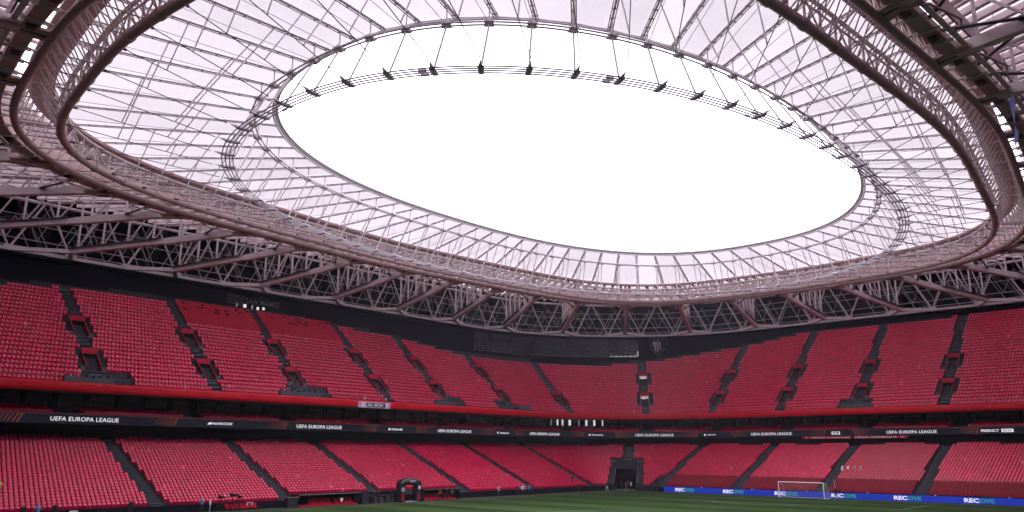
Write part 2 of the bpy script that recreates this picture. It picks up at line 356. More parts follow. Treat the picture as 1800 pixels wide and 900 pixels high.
def stair(loop, u, rowf, n, run, rise, w, name, parent, material, i0=0, skip=()):
    bb = MB(); P = loop.at(u); N = loop.nor(u); T = np.array([-N[1], N[0]])
    for i in range(i0, n):
        if i in skip: continue
        d, z = rowf(i)
        for k in (0, 1):
            dd = d-.1+run*(k*.5+.25)-(0 if k else 0); zz = z+.004+(rise*.5 if k else 0)
            c = np.array([*(P+dd*N), zz-.14]); bb.box(c, np.array([*T, 0])*w/2, np.array([*N, 0])*run*.25, (0, 0, .15))
    return bb.obj(name, material, parent)
for u in L_AISLES: stair(LF, u, lower_row, NL, ROWL_RUN, ROWL_RISE, 1.5, 'aisle_stair', lower, M_stair)
stair(LF, TUN_U, lower_row, NL, ROWL_RUN, ROWL_RISE, 1.7, 'aisle_stair', lower, M_stair, 15)
# handrails down the lower aisles
def handrail(loop, u, rowf, i0, i1, parent, h=.85, side=.0):
    bb = MB(); P = loop.at(u); N = loop.nor(u); T = np.array([-N[1], N[0]])
    for i in range(i0, i1, 3):
        d, z = rowf(i); d2, z2 = rowf(i+2); a = np.array([*(P+d*N+side*T), z]); c = np.array([*(P+d2*N+side*T), z2])
        bb.tube([a, a+[0, 0, h], c+[0, 0, h], c], .025, 5)
    return bb.obj('handrail', M_grail, parent)
for u in L_AISLES+[TUN_U]: handrail(LF, u, lower_row, 3 if u != TUN_U else 16, NL-2, lower)
# front wall, back wall and concourse
bb = MB(); U_ = OPENU; G = np.stack([LF.p3(U_, z, d) for d, z in ((-1.62, -.05), (-1.62, .86), (-1.52, .86))], 1); bb.grid(G); tunnel_cut(bb).obj('front_wall', M_wall, lower)
dl, zl = lower_row(NL-1)
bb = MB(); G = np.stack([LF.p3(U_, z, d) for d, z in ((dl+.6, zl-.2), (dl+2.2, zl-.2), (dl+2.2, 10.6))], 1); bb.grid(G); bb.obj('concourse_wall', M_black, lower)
for u in np.arange(-.14, .35, .0042):
    if min(abs(u-a) for a in L_AISLES+[TUN_U]) < .006: continue
    p0 = LF.p3(u, zl, dl+.75); p1 = LF.p3(u+.0038, zl, dl+.75)
    bb = MB(); bb.tube([p0+[0, 0, -.1], p0+[0, 0, .62], p1+[0, 0, .62]], .022, 5); bb.obj('back_rail', M_grail, lower)

# ------------------------------------------------------------------ corner tunnel
tp, tn = LF.at(TUN_U), LF.nor(TUN_U); tt = np.array([-tn[1], tn[0]])
def T3(x, d, z): return np.array([*(tp+d*tn+x*tt), z])
tunnel = thing('corner_tunnel', (tp[0], tp[1], 0), 'dark navy tunnel mouth opening in the corner between the two stands', 'tunnel')
tx, ty = np.array([*tt, 0]), np.array([*tn, 0])
for s in (-1, 1):
    bb = MB(); x0, x1 = s*2.25, s*3.15
    prof = [(-1.7, 0), (-1.7, 1.25), (9.2, 5.55), (9.2, 0)]
    V = [T3(x, d, z) for x in (x0, x1) for d, z in prof]
    bb.add(V, [(0, 1, 2, 3), (7, 6, 5, 4), (0, 4, 5, 1), (1, 5, 6, 2), (2, 6, 7, 3), (3, 7, 4, 0)]); bb.obj('side_wall', M_wallg if False else mat('tunnel_navy', (.013, .014, .024), .7, 0, .2, 1), tunnel)
    bb = MB(); bb.bar(T3(x0-s*.02, -1.6, 1.36), T3(x0-s*.02, 9.2, 5.65), .14, .12); bb.obj('coping', M_grail, tunnel)
    bb = MB(); bb.box(T3(s*2.7, 9.3, 5.35), tx*.62, ty*.5, (0, 0, .22)); bb.obj('wall_cap', M_grail, tunnel)
bb = MB(); bb.box(T3(0, 6.2, 4.75), tx*2.24, ty*.25, (0, 0, .85)); bb.obj('lintel', MATS['tunnel_navy'], tunnel)
bb = MB(); bb.box(T3(0, 8.0, 5.62), tx*2.24, ty*1.55, (0, 0, .06)); bb.obj('roof_slab', MATS['tunnel_navy'], tunnel)
bb = MB(); bb.grid([[T3(-2.24, 6.5, 0), T3(-2.24, 6.5, 4.2)], [T3(2.24, 6.5, 0), T3(2.24, 6.5, 4.2)]]); bb.obj('opening', M_black, tunnel)  # black sheet stands in for the dark inside of the tunnel
for x in (-.2, 1.0): bar_obj('gate_post', T3(x, 4.6, 0), T3(x, 4.6, 1.5), .04, M_grail, tunnel)

# ================================================================== CLUB TIER with the ribbon board
CL = Loop(UF.at(ALLU)+3.5*UF.nor(ALLU))
club = thing('club_tier', (-50, 0, 10), 'shallow middle tier of boxes squeezed between the two big seat tiers', 'grandstand')
def club_row(i): return .75+i*.8, 11.35+i*.22
prof = [(.12, 10.28), (.12, 11.35)]
for i in range(4): d, z = club_row(i); prof += [(d-.3, z), (d+.5, z)]
prof += [(4.4, 12.05)]
bb = MB(); bb.grid(np.stack([CL.p3(U_, z, d) for d, z in prof], 1)); bb.obj('terrace', M_conc, club)
bb = MB(); bb.grid(np.stack([CL.p3(U_, z, d) for d, z in ((.1, 10.28), (5.5, 10.28), (5.5, 8.0))], 1)); bb.obj('soffit', M_black, club)
bb = MB(); bb.grid(np.stack([CL.p3(U_, z, d) for d, z in ((4.4, 11.7), (4.4, 14.2))], 1)); bb.obj('back_wall', mat('box_wall', (.05, .03, .035), .7, 0, .3, .8), club)
M_boxg = mat('box_glass', (.035, .012, .014), .12, 0, .4, .6)
nb = 126
for i in range(-17, 43):
    u0, u1 = (i+.08)/nb, (i+.72)/nb; bb = MB(); bb.grid(np.stack([CL.p3(us(u0, u1, 3), z, 4.32) for z in (11.95, 13.5)], 1)); bb.obj('box_window', M_boxg, club)
    bb = MB(); p0 = CL.p3((i+.86)/nb, 12.9, 4.0); n_ = np.array([*CL.nor((i+.86)/nb), 0]); t_ = np.array([-n_[1], n_[0], 0]); bb.box(p0, t_*.28, n_*.3, (0, 0, 1.2)); bb.obj('pillar', M_black, club)
for u in (.1195, .1226, .1250, .1283, .1325, .1357, .1392, .1425):
    bb = MB(); w = .0002 if u in (.1195, .1325) else .00042; bb.grid(np.stack([CL.p3(us(u-w, u+w, 2), z, 4.2) for z in (12.9, 14.1)], 1)); bb.obj('window', M_day2 if u in (.1195, .1325) else M_day, club)
# lit doorway at the back of the lower tier
for k, du in enumerate((.1590, .1605, .1620, .1635, .1650)):
    bb = MB(); bb.grid(np.stack([CL.p3(us(du-.00035, du+.00035, 2), z, 5.0) for z in (8.7, 10.2)], 1)); bb.obj('doorway_light', M_day2, club)
for du in (.2912, .2930):
    bb = MB(); bb.grid(np.stack([CL.p3(us(du-.0006, du+.0006, 2), z, 5.0) for z in (8.7, 10.2)], 1)); bb.obj('doorway_light', mat('door_grey', (.12, .13, .13), .4, 0, 0), club)
# ribbon board
led = thing('ribbon_board', (-49.4, 0, 10.2), 'long black digital ribbon board with white sponsor lettering along the middle tier', 'display board')
U2 = us(-.16, .38, 500)
bb = MB(); bb.grid(np.stack([CL.p3(U2, z, d) for d, z in ((.1, 10.28), (-.06, 10.28), (-.06, 11.40), (.1, 11.40))], 1)); bb.obj('screen', M_led, led)
bb = MB(); bb.grid(np.stack([CL.p3(U2, z, d) for d, z in ((-.12, 11.42), (-.12, 11.56), (.12, 11.56), (.12, 11.42))], 1)); bb.obj('top_rail', mat('rail_red', (.20, .02, .03), .5, 0, .1, 1), led)
UELS = [(-.0918, -.0745), (-.0178, .0001), (.0450, .0632), (.0992, .1177), (.1555, .1729), (.2094, .2274), (.2651, .2828)]
for u0, u1 in UELS: text_loop('lettering', 'uel', CL, u0, u1, 10.60, 11.12, -.075, M_ledw, led)
for k, u0, u1, z0, z1 in (('hankook', -.0472, -.0404, 10.70, 11.04), ('strauss', .0221, .0273, 10.68, 10.98), ('betano', .0803, .0857, 10.66, 11.0), ('swiss', .1347, .1403, 10.63, 11.02), ('just', .1887, .1927, 10.66, 10.96), ('lidl', .2448, .2465, 10.70, 10.98), ('predict', .2974, .3031, 10.66, 11.08)):
    text_loop('lettering', k, CL, u0, u1, z0, z1, -.075, M_ledw, led)
def patch(loop, u0, u1, z0, z1, d, sh=0.):
    bb_ = MB(); P = [loop.p3(u0, z0, d), loop.p3(u1, z0, d), loop.p3(u1+sh, z1, d), loop.p3(u0+sh, z1, d)]; bb_.add(P, [(0, 1, 2, 3)]); return bb_
patch(CL, .3038, .3075, 10.60, 11.14, -.068).obj('logo_plate', M_ledw, led); text_loop('lettering', 'six', CL, .3042, .3071, 10.68, 11.06, -.085, M_led, led)
for u in (.0788, .1336, .1874):
    bb = MB(); n_ = CL.nor(u); t_ = np.array([-n_[1], n_[0], 0]); c = CL.p3(u, 10.84, -.075); a = np.linspace(0, 2*math.pi, 12, endpoint=False)
    bb.add([c+t_*.2*math.cos(k)+np.array([0, 0, .2*math.sin(k)]) for k in a], [tuple(range(12))]); bb.obj('logo', M_ledw, led)
patch(CL, -.0487, -.0476, 10.70, 11.0, -.075, .0006).obj('logo', M_ledw, led); patch(CL, .0207, .0215, 10.66, 11.02, -.075).obj('logo', M_ledw, led)
for z0, z1, a0, a1 in ((10.56, 10.62, .2440, .2473), (11.06, 11.12, .2440, .2473), (10.62, 11.06, .2440, .2444), (10.62, 11.06, .2469, .2473)): patch(CL, a0, a1, z0, z1, -.075).obj('logo', M_ledw, led)
gaps = [(-.0997, 1), (-.0593, 1), (-.0227, 1), (.0141, 1), (.0351, -1), (.0738, 1), (.0907, -1), (.1295, 1), (.1470, -1), (.1828, 1), (.2012, -1), (.2402, 1), (.2535, -1), (.2954, 1)]
for u, s in gaps:
    for k in range(6):
        uu_ = u-s*.0010*k; w_ = (.0004, .00034, .00028, .00024, .0002, .00016)[k]; patch(CL, uu_, uu_+w_, 10.32+.05*k, 11.42, -.072, s*.0012).obj('chevron', M_ledo, led)

# ================================================================== UPPER STAND
ROWU_RUN, ROWU_RISE, U0Z, NU = .75, .62, 15.30, 31
def upper_row(i): return .55+i*ROWU_RUN, 14.95+i*ROWU_RISE
U_AISLES = [-.1215, -.0871, -.0522, -.0199, .0169, .0483, .0871, .1231, .1607, .1913, .2242, .2568, .2897, .3225]
_tu = [-.16, -.106, -.09, -.052, -.018, .021, .05, .08, .11, .126, .146, .165, .182, .223, .256, .30, .38]
_td = [17.1, 17.1, 18.1, 18.8, 18.7, 18.2, 17.2, 14.9, 14.8, 14.6, 14.6, 16.1, 18.5, 22.5, 22.3, 22.6, 22.6]
def dtop(u): return np.interp(u, _tu, _td)
upper = thing('upper_stand', (-49, 0, 14), 'steep upper tier of the bowl with red fascia and dark back wall', 'grandstand')
US_ = us(-.17, .40, 380)
bt = terrace(UF, [upper_row(i) for i in range(NU)], ROWU_RUN, US_, False, 14.9, 14.2)
nj = 2*NU+1; dj = np.repeat([upper_row(i)[0] for i in range(NU)], 2); ok_ = []
for q_ in range(len(bt.f)):
    iu, jj = divmod(q_, nj-1); ok_.append(jj < 2 or dj[min(jj-1, len(dj)-1)] < dtop(US_[iu])+.9)
bt.f = [f for f, k in zip(bt.f, ok_) if k]; bt.mi = [0]*len(bt.f); bt.obj('terrace', M_conc, upper)
UR = us(.40, .53, 60)
bb = MB(); G = np.stack([UF.p3(UR, 15.2, 0), UF.p3(UR, 33.5, 22)], 1); bb.grid(G); bb.obj('terrace_slab', M_conc, upper)
bb = MB(); bb.grid(np.stack([UF.p3(U_, z, d) for d, z in ((.02, 14.0), (11.0, 14.4))], 1)); bb.obj('soffit', mat('soffit_grey', (.16, .15, .16), .8, 0, .2, 1), upper)
wv = lambda u, k: .035*np.sin(u*900+k)+.03*np.sin(u*390+k*2.1)+.02*np.sin(u*2100+k*.7)
UW = us(-.17, .40, 1400); prof = [(.05, 13.98), (-.10, 14.0), (-.13, 14.4), (-.13, 14.85), (-.10, 15.12), (.15, 15.15), (.15, 14.9)]
G = np.stack([np.concatenate([UF.at(UW)+(d+(wv(UW, i)*.6 if 1 <= i <= 4 else 0))[..., None]*UF.nor(UW) if 1 <= i <= 4 else UF.at(UW)+d*UF.nor(UW), np.full((len(UW), 1), z)], -1) for i, (d, z) in enumerate(prof)], 1)
bb = MB(); bb.grid(G); fascia = bb.obj('fascia', M_red, upper, True)
bb = MB(); bb.grid(np.stack([UF.p3(UR, z, d) for d, z in ((0, 14.0), (-.1, 15.2))], 1)); bb.obj('fascia_panel', M_red, upper)
for u, w, s in ((-.104, .011, .9), (-.098, .008, .6), (-.09, .012, .8), (-.0825, .009, .9), (-.079, .007, .6), (-.0545, .006, .8), (-.0352, .008, .7), (-.022, .006, .8), (-.0165, .008, .6), (.0515, .008, .8), (.113, .005, .6), (.206, .004, .7), (.2545, .006, .9), (.2995, .004, .8)):
    t = np.linspace(0, 1, 16); uf = u-w/2+w*t; zf = 15.2-s*4*t*(1-t)*.95; bb = MB(); bb.tube(UF.p3(uf, zf, -.17), .035, 5); bb.obj('fold', M_red, fascia, True)
bb = MB(); bb.tube(UF.p3(U2, 15.75, .22), .03, 5)
bb.obj('guard_rail', M_grail, upper)
# back wall and its platform
bb = MB(); ub = us(-.17, .40, 300); dt = dtop(ub); zt = 14.95+((dt-.55)/ROWU_RUN)*ROWU_RISE
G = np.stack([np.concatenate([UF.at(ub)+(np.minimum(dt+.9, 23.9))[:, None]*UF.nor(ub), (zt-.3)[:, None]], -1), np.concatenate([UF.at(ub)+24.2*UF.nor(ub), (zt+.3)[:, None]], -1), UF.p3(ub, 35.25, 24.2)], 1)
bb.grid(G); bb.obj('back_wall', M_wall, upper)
for u in U_AISLES:
    n_ = int((dtop(u)-.55)/ROWU_RUN)+1
    for i0_, i1_ in ((0, 3), (7, 11), (15, n_)) if abs(u-.1231) > .002 else ((0, 3), (7, n_)):
        stair(UF, u, upper_row, i1_, ROWU_RUN, ROWU_RISE, 1.55, 'aisle_stair', upper, M_stair, i0_)
def U3(u, x, d, z):
    P = UF.at(u); N = UF.nor(u); return np.array([*(P+d*N+x*np.array([-N[1], N[0]])), z])
VOMS = []
M_vgrey = mat('vom_grey', (.085, .09, .11), .7, 0, .2, 2)
for u in U_AISLES:
    rows_ = (3, 11) if abs(u-.1231) > .002 else (3,)
    for r0 in rows_:
        d0, z0 = upper_row(r0); d1, z1 = upper_row(r0+4); VOMS.append((u, d0-.2, d1+.55))
        N = UF.nor(u); ny = np.array([*N, 0]); nx = np.array([-N[1], N[0], 0])
        v = bpy.data.objects.new('vomitory', None); COL.objects.link(v); v.location = U3(u, 0, d0, z0); BASE[v.name] = Vector(v.location); v.parent = upper; v.matrix_parent_inverse = Matrix.Translation(-base_of(upper))
        bb = MB(); bb.box(U3(u, 0, (d0+d1)/2, z0-.02), nx*1.5, ny*((d1-d0)/2+.3), (0, 0, .06)); bb.obj('landing', M_vgrey, v)
        bb = MB(); bb.box(U3(u, 0, d1-.75, z0+1.15), nx*.80, ny*.06, (0, 0, 1.3)); bb.obj('opening', M_black if not (abs(u-.1607) < .002) else M_day2, v)  # black slab stands in for the dark passage; the glowing one for daylight
        for s in (-1, 1):
            bb = MB(); pr = [(d0+.1, z0), (d0+.1, z0+.55), (d1-.2, z1+.35), (d1-.2, z0)]; V = [U3(u, s*x, d, z) for x in (.82, .96) for d, z in pr]
            bb.add(V, [(0, 1, 2, 3), (7, 6, 5, 4), (0, 4, 5, 1), (1, 5, 6, 2), (2, 6, 7, 3), (3, 7, 4, 0)]); bb.obj('cheek_wall', mat('cheek_red', (.22, .003, .014), .6, 0, .12, .7, spec=.2), v)
            bb = MB(); bb.box(U3(u, s*1.28, (d0+d1)/2+.3, (z0+z1)/2-1.45), nx*.3, ny*((d1-d0)/2), (0, 0, .9)); bb.obj('side_platform', M_vgrey, v)
        bb = MB(); bb.box(U3(u, 0, d1-.3, z1+.2), nx*.96, ny*.12, (0, 0, .55)); bb.obj('parapet', M_redp, v)
        bb = MB(); bb.tube([U3(u, -.9, d1-.3, z1+.98), U3(u, -.9, d1-.3, z1+1.3), U3(u, .9, d1-.3, z1+1.3), U3(u, .9, d1-.3, z1+.98)], .03, 5); bb.obj('rail', M_grail, v)
        if abs(u-.1607) < .002:
            bb = MB(); bb.grid([[U3(u, -.25 if r0 == 11 else .0, d1-.84, z0+.3), U3(u, -.25 if r0 == 11 else .0, d1-.84, z0+2.0)], [U3(u, .45, d1-.84, z0+.3 if r0 == 3 else z0+1.2), U3(u, .45, d1-.84, z0+2.0)]]); bb.obj('daylight', M_day, v)
# dark wheelchair platforms at the front of some blocks
PLAT = []
for u, x0, x1 in ((-.0871, -1.6, 4.2), (-.0199, -2.4, 4.6), (.0483, -.8, 4.0), (.0871, -4.5, -.6), (.2568, -3.0, 2.6)):
    PLAT.append((u, x0, x1)); bb = MB(); d, z = upper_row(2); N = UF.nor(u); ny = np.array([*N, 0]); nx = np.array([-N[1], N[0], 0])
    # nx points along -tangent; x grows with u
    xm = (x0+x1)/2; bb.box(U3(u, -xm if False else xm, 1.2, 15.35), nx*(x1-x0)/2, ny*1.0, (0, 0, .42))
    for k in range(7):
        xx = x0+(x1-x0)*(k+.5)/7; bb.box(U3(u, xx, .75, 15.9), nx*.22, ny*.2, (0, 0, .22))
    bb.tube([U3(u, x0, 2.2, 15.7), U3(u, x0, 2.2, 16.5), U3(u, x1, 2.2, 16.5), U3(u, x1, 2.2, 15.7)], .03, 5)
    bb.obj('viewing_platform', mat('platform_slate', (.05, .055, .075), .7, 0, .2, 3), upper)
# press desks: red fronted rows high on the long side
press = []
for (ua, ub_) in ((-.0503, -.0214), (-.0182, .0152)):
    for i in range(18, 25):
        d, z = upper_row(i)
        if d > dtop((ua+ub_)/2)+.3: continue
        press.append((ua, ub_, i)); npan = int((ub_-ua)*UF.L/1.9)
        for kp in range(npan):
            up0, up1 = ua+(ub_-ua)*(kp+.015)/npan, ua+(ub_-ua)*(kp+.985)/npan; jd = rng.uniform(-.03, .03)
            bb = MB(); uu_ = us(up0, up1, 3); bb.grid(np.stack([UF.p3(uu_, zz, dd+jd) for dd, zz in ((d-.12, z-.05), (d-.12, z+.74), (d+.38, z+.78), (d+.38, z+.66))], 1)); o = bb.obj('press_desk', M_redp, upper)
        for k in range(4 if i > 20 else 0):
            uk = ua+(ub_-ua)*(rng.random()*.94+.03); bb = MB(); N = UF.nor(uk); c = UF.p3(uk, z+.9, d+.2); bb.box(c, np.array([-N[1], N[0], 0])*rng.uniform(.15, .4), np.array([*N, 0])*.1, (0, 0, .12)); bb.obj('monitor', M_black, o)

# ------------------------------------------------------------------ signs and screen on the back wall
WD = 24.05
sign = thing('stadium_sign', (-73.4, -5, 32), 'dull grey raised stadium name sign with striped emblem on the dark wall', 'sign')
text_loop('lettering', 'sm', Loop(UF.at(ALLU)+WD*UF.nor(ALLU)), -.0120, -.0010, 32.75, 33.75, -.02, M_greyd, sign)
WLp = Loop(UF.at(ALLU)+WD*UF.nor(ALLU))
for k in range(7):
    z = 32.35+k*.26; t = np.linspace(0, 1, 8); bb = MB(); bb.tube(WLp.p3(-.0183+.0062*t*(1-.03*(6-k)), z+.12*np.sin(t*3.1)-t*.15, -.06), .05, 5); bb.obj('stripe', M_greyd, sign)
for k, (u, z0, z1, w) in enumerate(((-.015, 31.9, 32.6, .0002), (-.0124, 31.95, 32.55, .0005), (-.0100, 31.8, 32.6, .0002), (-.0081, 31.5, 32.4, .0004), (-.0062, 32.0, 32.5, .0004))):
    o = patch(WLp, u-w, u+w, z0, z1, -.05).obj('window', M_day if k in (1, 3, 4) else M_day2, upper)
screen = thing('video_screen', (-65, 75, 30), 'wide switched-off dark screen on the curved wall of the far corner', 'screen')
us_ = us(.0835, .1583, 60)
bb = MB(); bb.grid(np.stack([WLp.p3(us_, z, -.5) for z in (30.1, 34.35)], 1)); bb.obj('panel', M_screen, screen)
for z in (30.1, 34.35, 31.5, 32.9):
    bb = MB(); bb.tube(WLp.p3(us_, z, -.53), .035 if z in (31.5, 32.9) else .06, 5); bb.obj('frame', M_greyd if z < 31 else M_wall, screen)
for k, u in enumerate(us(.0835, .1583, 19)): bar_obj('mullion', WLp.p3(u, 30.1, -.54), WLp.p3(u, 34.35, -.54), .03, M_wall, screen)
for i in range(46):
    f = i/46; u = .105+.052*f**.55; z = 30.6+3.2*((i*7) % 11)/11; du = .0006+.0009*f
    o = patch(WLp, u, u+du, z, z+.10+.16*f, -.56, .0005).obj('painted_reflection', mat('strip_grey', (.10, .10, .115), .3, 0, .3, 1), screen)  # reflections on the dark screen, painted as slanted grey patches
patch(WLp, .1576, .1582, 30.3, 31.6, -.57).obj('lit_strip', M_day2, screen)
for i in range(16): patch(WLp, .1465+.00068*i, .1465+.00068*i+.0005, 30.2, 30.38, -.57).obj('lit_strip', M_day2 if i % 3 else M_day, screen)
for i in range(9):
    u = .0838+.0022*i; patch(WLp, u, u+.0014, 30.4+.1*(i % 2), 31.9-.3*(i % 3), -.55).obj('dim_glyph', mat('glyph_grey', (.055, .056, .07), .4, 0, .3, 1), screen)
crest = thing('club_crest', (-48.8, 89.8, 30.5), 'grey outlined shield crest with vertical stripes on the dark wall', 'emblem')
def crest_pt(x, y): return WLp.p3(.1663+x*.0036, 30.4+y*4.4, -.15)
out = [(-.95, 1.0), (0, .97), (.95, 1.0), (.93, .62), (.72, .35), (.38, .13), (0, 0), (-.38, .13), (-.72, .35), (-.93, .62)]
bb = MB(); bb.tube([crest_pt(*q) for q in out], .07, 5, closed=True); bb.obj('outline', M_greyd, crest)
bb = MB(); bb.tube([crest_pt(q[0]*.72, .10+q[1]*.80) for q in out], .05, 5, closed=True); bb.obj('inner_outline', M_greyd, crest)
for x, y0, y1 in ((-.28, .26, .62), (-.02, .22, .66), (.26, .36, .80)):
    bb = MB(); bb.add([crest_pt(x-.09, y0), crest_pt(x+.09, y0), crest_pt(x+.09, y1), crest_pt(x-.09, y1)], [(0, 1, 2, 3)]); bb.obj('stripe', M_grey, crest)
bb = MB(); bb.add([crest_pt(*q) for q in ((-.62, .70), (-.50, .50), (-.25, .60), (.08, .66), (.1, .74), (-.3, .76), (-.36, .86))], [tuple(range(7))]); bb.obj('charge', M_grey, crest)
bb = MB(); bb.add([crest_pt(*q) for q in ((-.07, .74), (.05, .74), (.03, .88), (-.05, .88))], [(0, 1, 2, 3)]); bb.obj('charge', M_grey, crest)
# white gaps of daylight under the truss
for u0, n_, st in ((.1045, 3, .0022), (.112, 3, .0022), (.126, 3, .003), (.1365, 6, .0017), (.1500, 3, .0022)):
    for k in range(n_): patch(WLp, u0+k*st, u0+k*st+st*.62, 35.3, 35.42, -.3).obj('daylight_gap', M_day, upper)

# ================================================================== SEATS
prof = np.array([(-.08, .12), (-.15, .34), (-.13, .62), (-.06, .665), (.0, .655), (.055, .775), (.12, .80), (.165, .76), (.13, .40)])
sv = []
for j, x in enumerate((-.205, 0, .205)):
    for k, (y, z) in enumerate(prof):
        sv.append((x*(1 if k < 2 or k == 8 else (.93 if k < 5 else .84)), y-(.025 if (j == 1 and k in (1, 2)) else 0)+(.02 if (j == 1 and k >= 4) else 0), z-(.085 if (j != 1 and k in (5, 6, 7)) else 0)-(.05 if (j != 1 and k in (2, 3)) else 0)))
SV = np.array(sv); NP = len(prof)
SF = np.array([(j*NP+k, j*NP+k+1, (j+1)*NP+k+1, (j+1)*NP+k) for j in (0, 1) for k in range(NP-1)])
def seat_row(loop, d, z, u0, u1, pitch_=.5, shift=0.):
    U = np.linspace(u0, u1, 4000); P = loop.at(U)+d*loop.nor(U); S = np.concatenate([[0], np.cumsum(np.hypot(*np.diff(P, axis=0).T))])
    s = np.arange(pitch_/2+shift, S[-1], pitch_); u = np.interp(s, S, U); return u
seats = []   # (x, y, z, nx, ny, u, tier)
def collect(loop, u, d, z, keep, tier):
    P = loop.at(u)+d*loop.nor(u); N = loop.nor(u)
    for i in np.nonzero(keep)[0]: seats.append((P[i, 0], P[i, 1], z, N[i, 0], N[i, 1], u[i], tier))
def away(loop, u, d, ua, half):
    P = loop.at(u)+d*loop.nor(u); N = loop.nor(ua); T = np.array([-N[1], N[0]]); A = loop.at(ua)+d*N
    return abs((P-A)@T)
for i in range(NL):
    d, z = lower_row(i); u = seat_row(LF, d+.25, z, -.145, .345, .5, (.11*i) % .5); keep = np.ones(len(u), bool)
    for a in L_AISLES: keep &= ~((away(LF, u, d, a, 0) < 1.02) & (abs(u-a) < .03))
    td = away(LF, u, d, TUN_U, 0); keep &= ~((td < (3.4 if d < 9.8 else 1.2)) & (abs(u-TUN_U) < .03))
    if i < 2: keep &= ~((u > -.047) & (u < .0415))          # cut back above the dugouts
    if i == NL-1: keep &= (np.sin(u*210) > -.2)
    if i < 6: keep &= ~(u > .168)                            # rail seats behind the goal
    collect(LF, u, d+.25, z, keep, 0)
for i in range(NU):
    d, z = upper_row(i); u = seat_row(UF, d+.25, z, -.135, .335, .5, (.11*i) % .5); keep = d+.2 < dtop(u)
    for a in U_AISLES: keep &= ~((away(UF, u, d, a, 0) < .92) & (abs(u-a) < .03))
    for a, d0, d1 in VOMS:
        if d0 <= d <= d1: keep &= ~((away(UF, u, d, a, 0) < 1.75) & (abs(u-a) < .03))
    if i < 3:
        for a, x0, x1 in PLAT:
            du = (u-a)*UF.L; keep &= ~((du > min(-x0, -x1)-.2) & (du < max(-x0, -x1)+.2)) if False else ~((du > x0-.2) & (du < x1+.2))
    for ua, ub_, r in press:
        if r == i: keep &= ~((u > ua-.001) & (u < ub_+.001))
    collect(UF, u, d+.25, z, keep, 1)
for i in range(4):
    d, z = club_row(i); u = seat_row(CL, d+.1, z, -.14, .34); keep = np.ones(len(u), bool)
    for a in U_AISLES: keep &= ~((away(CL, u, d, a, 0) < 1.6) & (abs(u-a) < .03))
    if i > 1: keep &= (np.sin(u*330+i) > -.3)
    collect(CL, u, d+.1, z, keep, 2)
seats = np.array(seats)
# the 300 nearest seats in view: single objects
dist = np.hypot(seats[:, 0]-CAM[0], seats[:, 1]-CAM[1])
cand = (seats[:, 6] == 0) & (seats[:, 5] < -.0895) & (seats[:, 1] > -49.0) & (seats[:, 2] > .75)
order = np.argsort(np.where(cand, seats[:, 2]*3+dist*.2, 1e9)); pick = np.zeros(len(seats), bool); pick[order[:300]] = True
sb = MB(); sb.add(SV, SF); seat_me = sb.mesh('seat', M_seat, True)
at_ = seat_me.attributes.new('rnd', 'FLOAT', 'POINT'); at_.data.foreach_set('value', [.2]*len(SV))
for s in seats[pick]:
    o = link('seat', seat_me); o.matrix_basis = Matrix(((s[4], s[3], 0, s[0]), (-s[3], s[4], 0, s[1]), (0, 0, 1, s[2]), (0, 0, 0, 1)))
    tag(o, 'red plastic seat in the front rows of the leftmost lower block', 'seat', 'front row seats of the leftmost lower block')
R_ = seats[~pick]; n_ = len(R_); jit = rng.normal(0, .006, (n_, 1)); tilt = rng.normal(0, .02, (n_, 1))
lx = SV[None, :, 0]; ly = SV[None, :, 1]+jit; lz = SV[None, :, 2]+tilt*SV[None, :, 1]
V = np.stack([R_[:, 0:1]+lx*R_[:, 4:5]+ly*R_[:, 3:4], R_[:, 1:2]-lx*R_[:, 3:4]+ly*R_[:, 4:5], R_[:, 2:3]+lz], -1).reshape(-1, 3)
F = (SF[None]+(np.arange(n_)*len(SV))[:, None, None]).reshape(-1, 4)
me = bpy.data.meshes.new('seats'); me.vertices.add(len(V)); me.vertices.foreach_set('co', V.ravel()); me.loops.add(F.size); me.loops.foreach_set('vertex_index', F.ravel().astype(np.int32))
me.polygons.add(len(F)); me.polygons.foreach_set('loop_start', np.arange(0, F.size, 4, dtype=np.int32)); me.polygons.foreach_set('loop_total', np.full(len(F), 4, np.int32))
me.update(); me.materials.append(M_seat); me.polygons.foreach_set('use_smooth', np.ones(len(F), bool)); me.validate()
blk = np.where(R_[:, 6] == 0, np.searchsorted(np.array(sorted(L_AISLES+[TUN_U])), R_[:, 5]), 20+np.searchsorted(np.array(U_AISLES), R_[:, 5])); blk_tone = rng.normal(0, .13, 60)  # random tone offset for each block of seats
patchy = .10*np.sin(R_[:, 0]*.9+R_[:, 2]*2.1)*np.sin(R_[:, 1]*.7-R_[:, 2]*1.3)
val = np.clip(rng.normal(.36, .15, n_)+blk_tone[blk.astype(int)]+patchy, 0, .78); val[rng.random(n_) < .004] = 1.0
at_ = me.attributes.new('rnd', 'FLOAT', 'POINT'); at_.data.foreach_set('value', np.repeat(val, len(SV)).astype(np.float32))
tag(link('seats', me), 'rows upon rows of red plastic seats filling both tiers', 'seats', None, 'stuff')

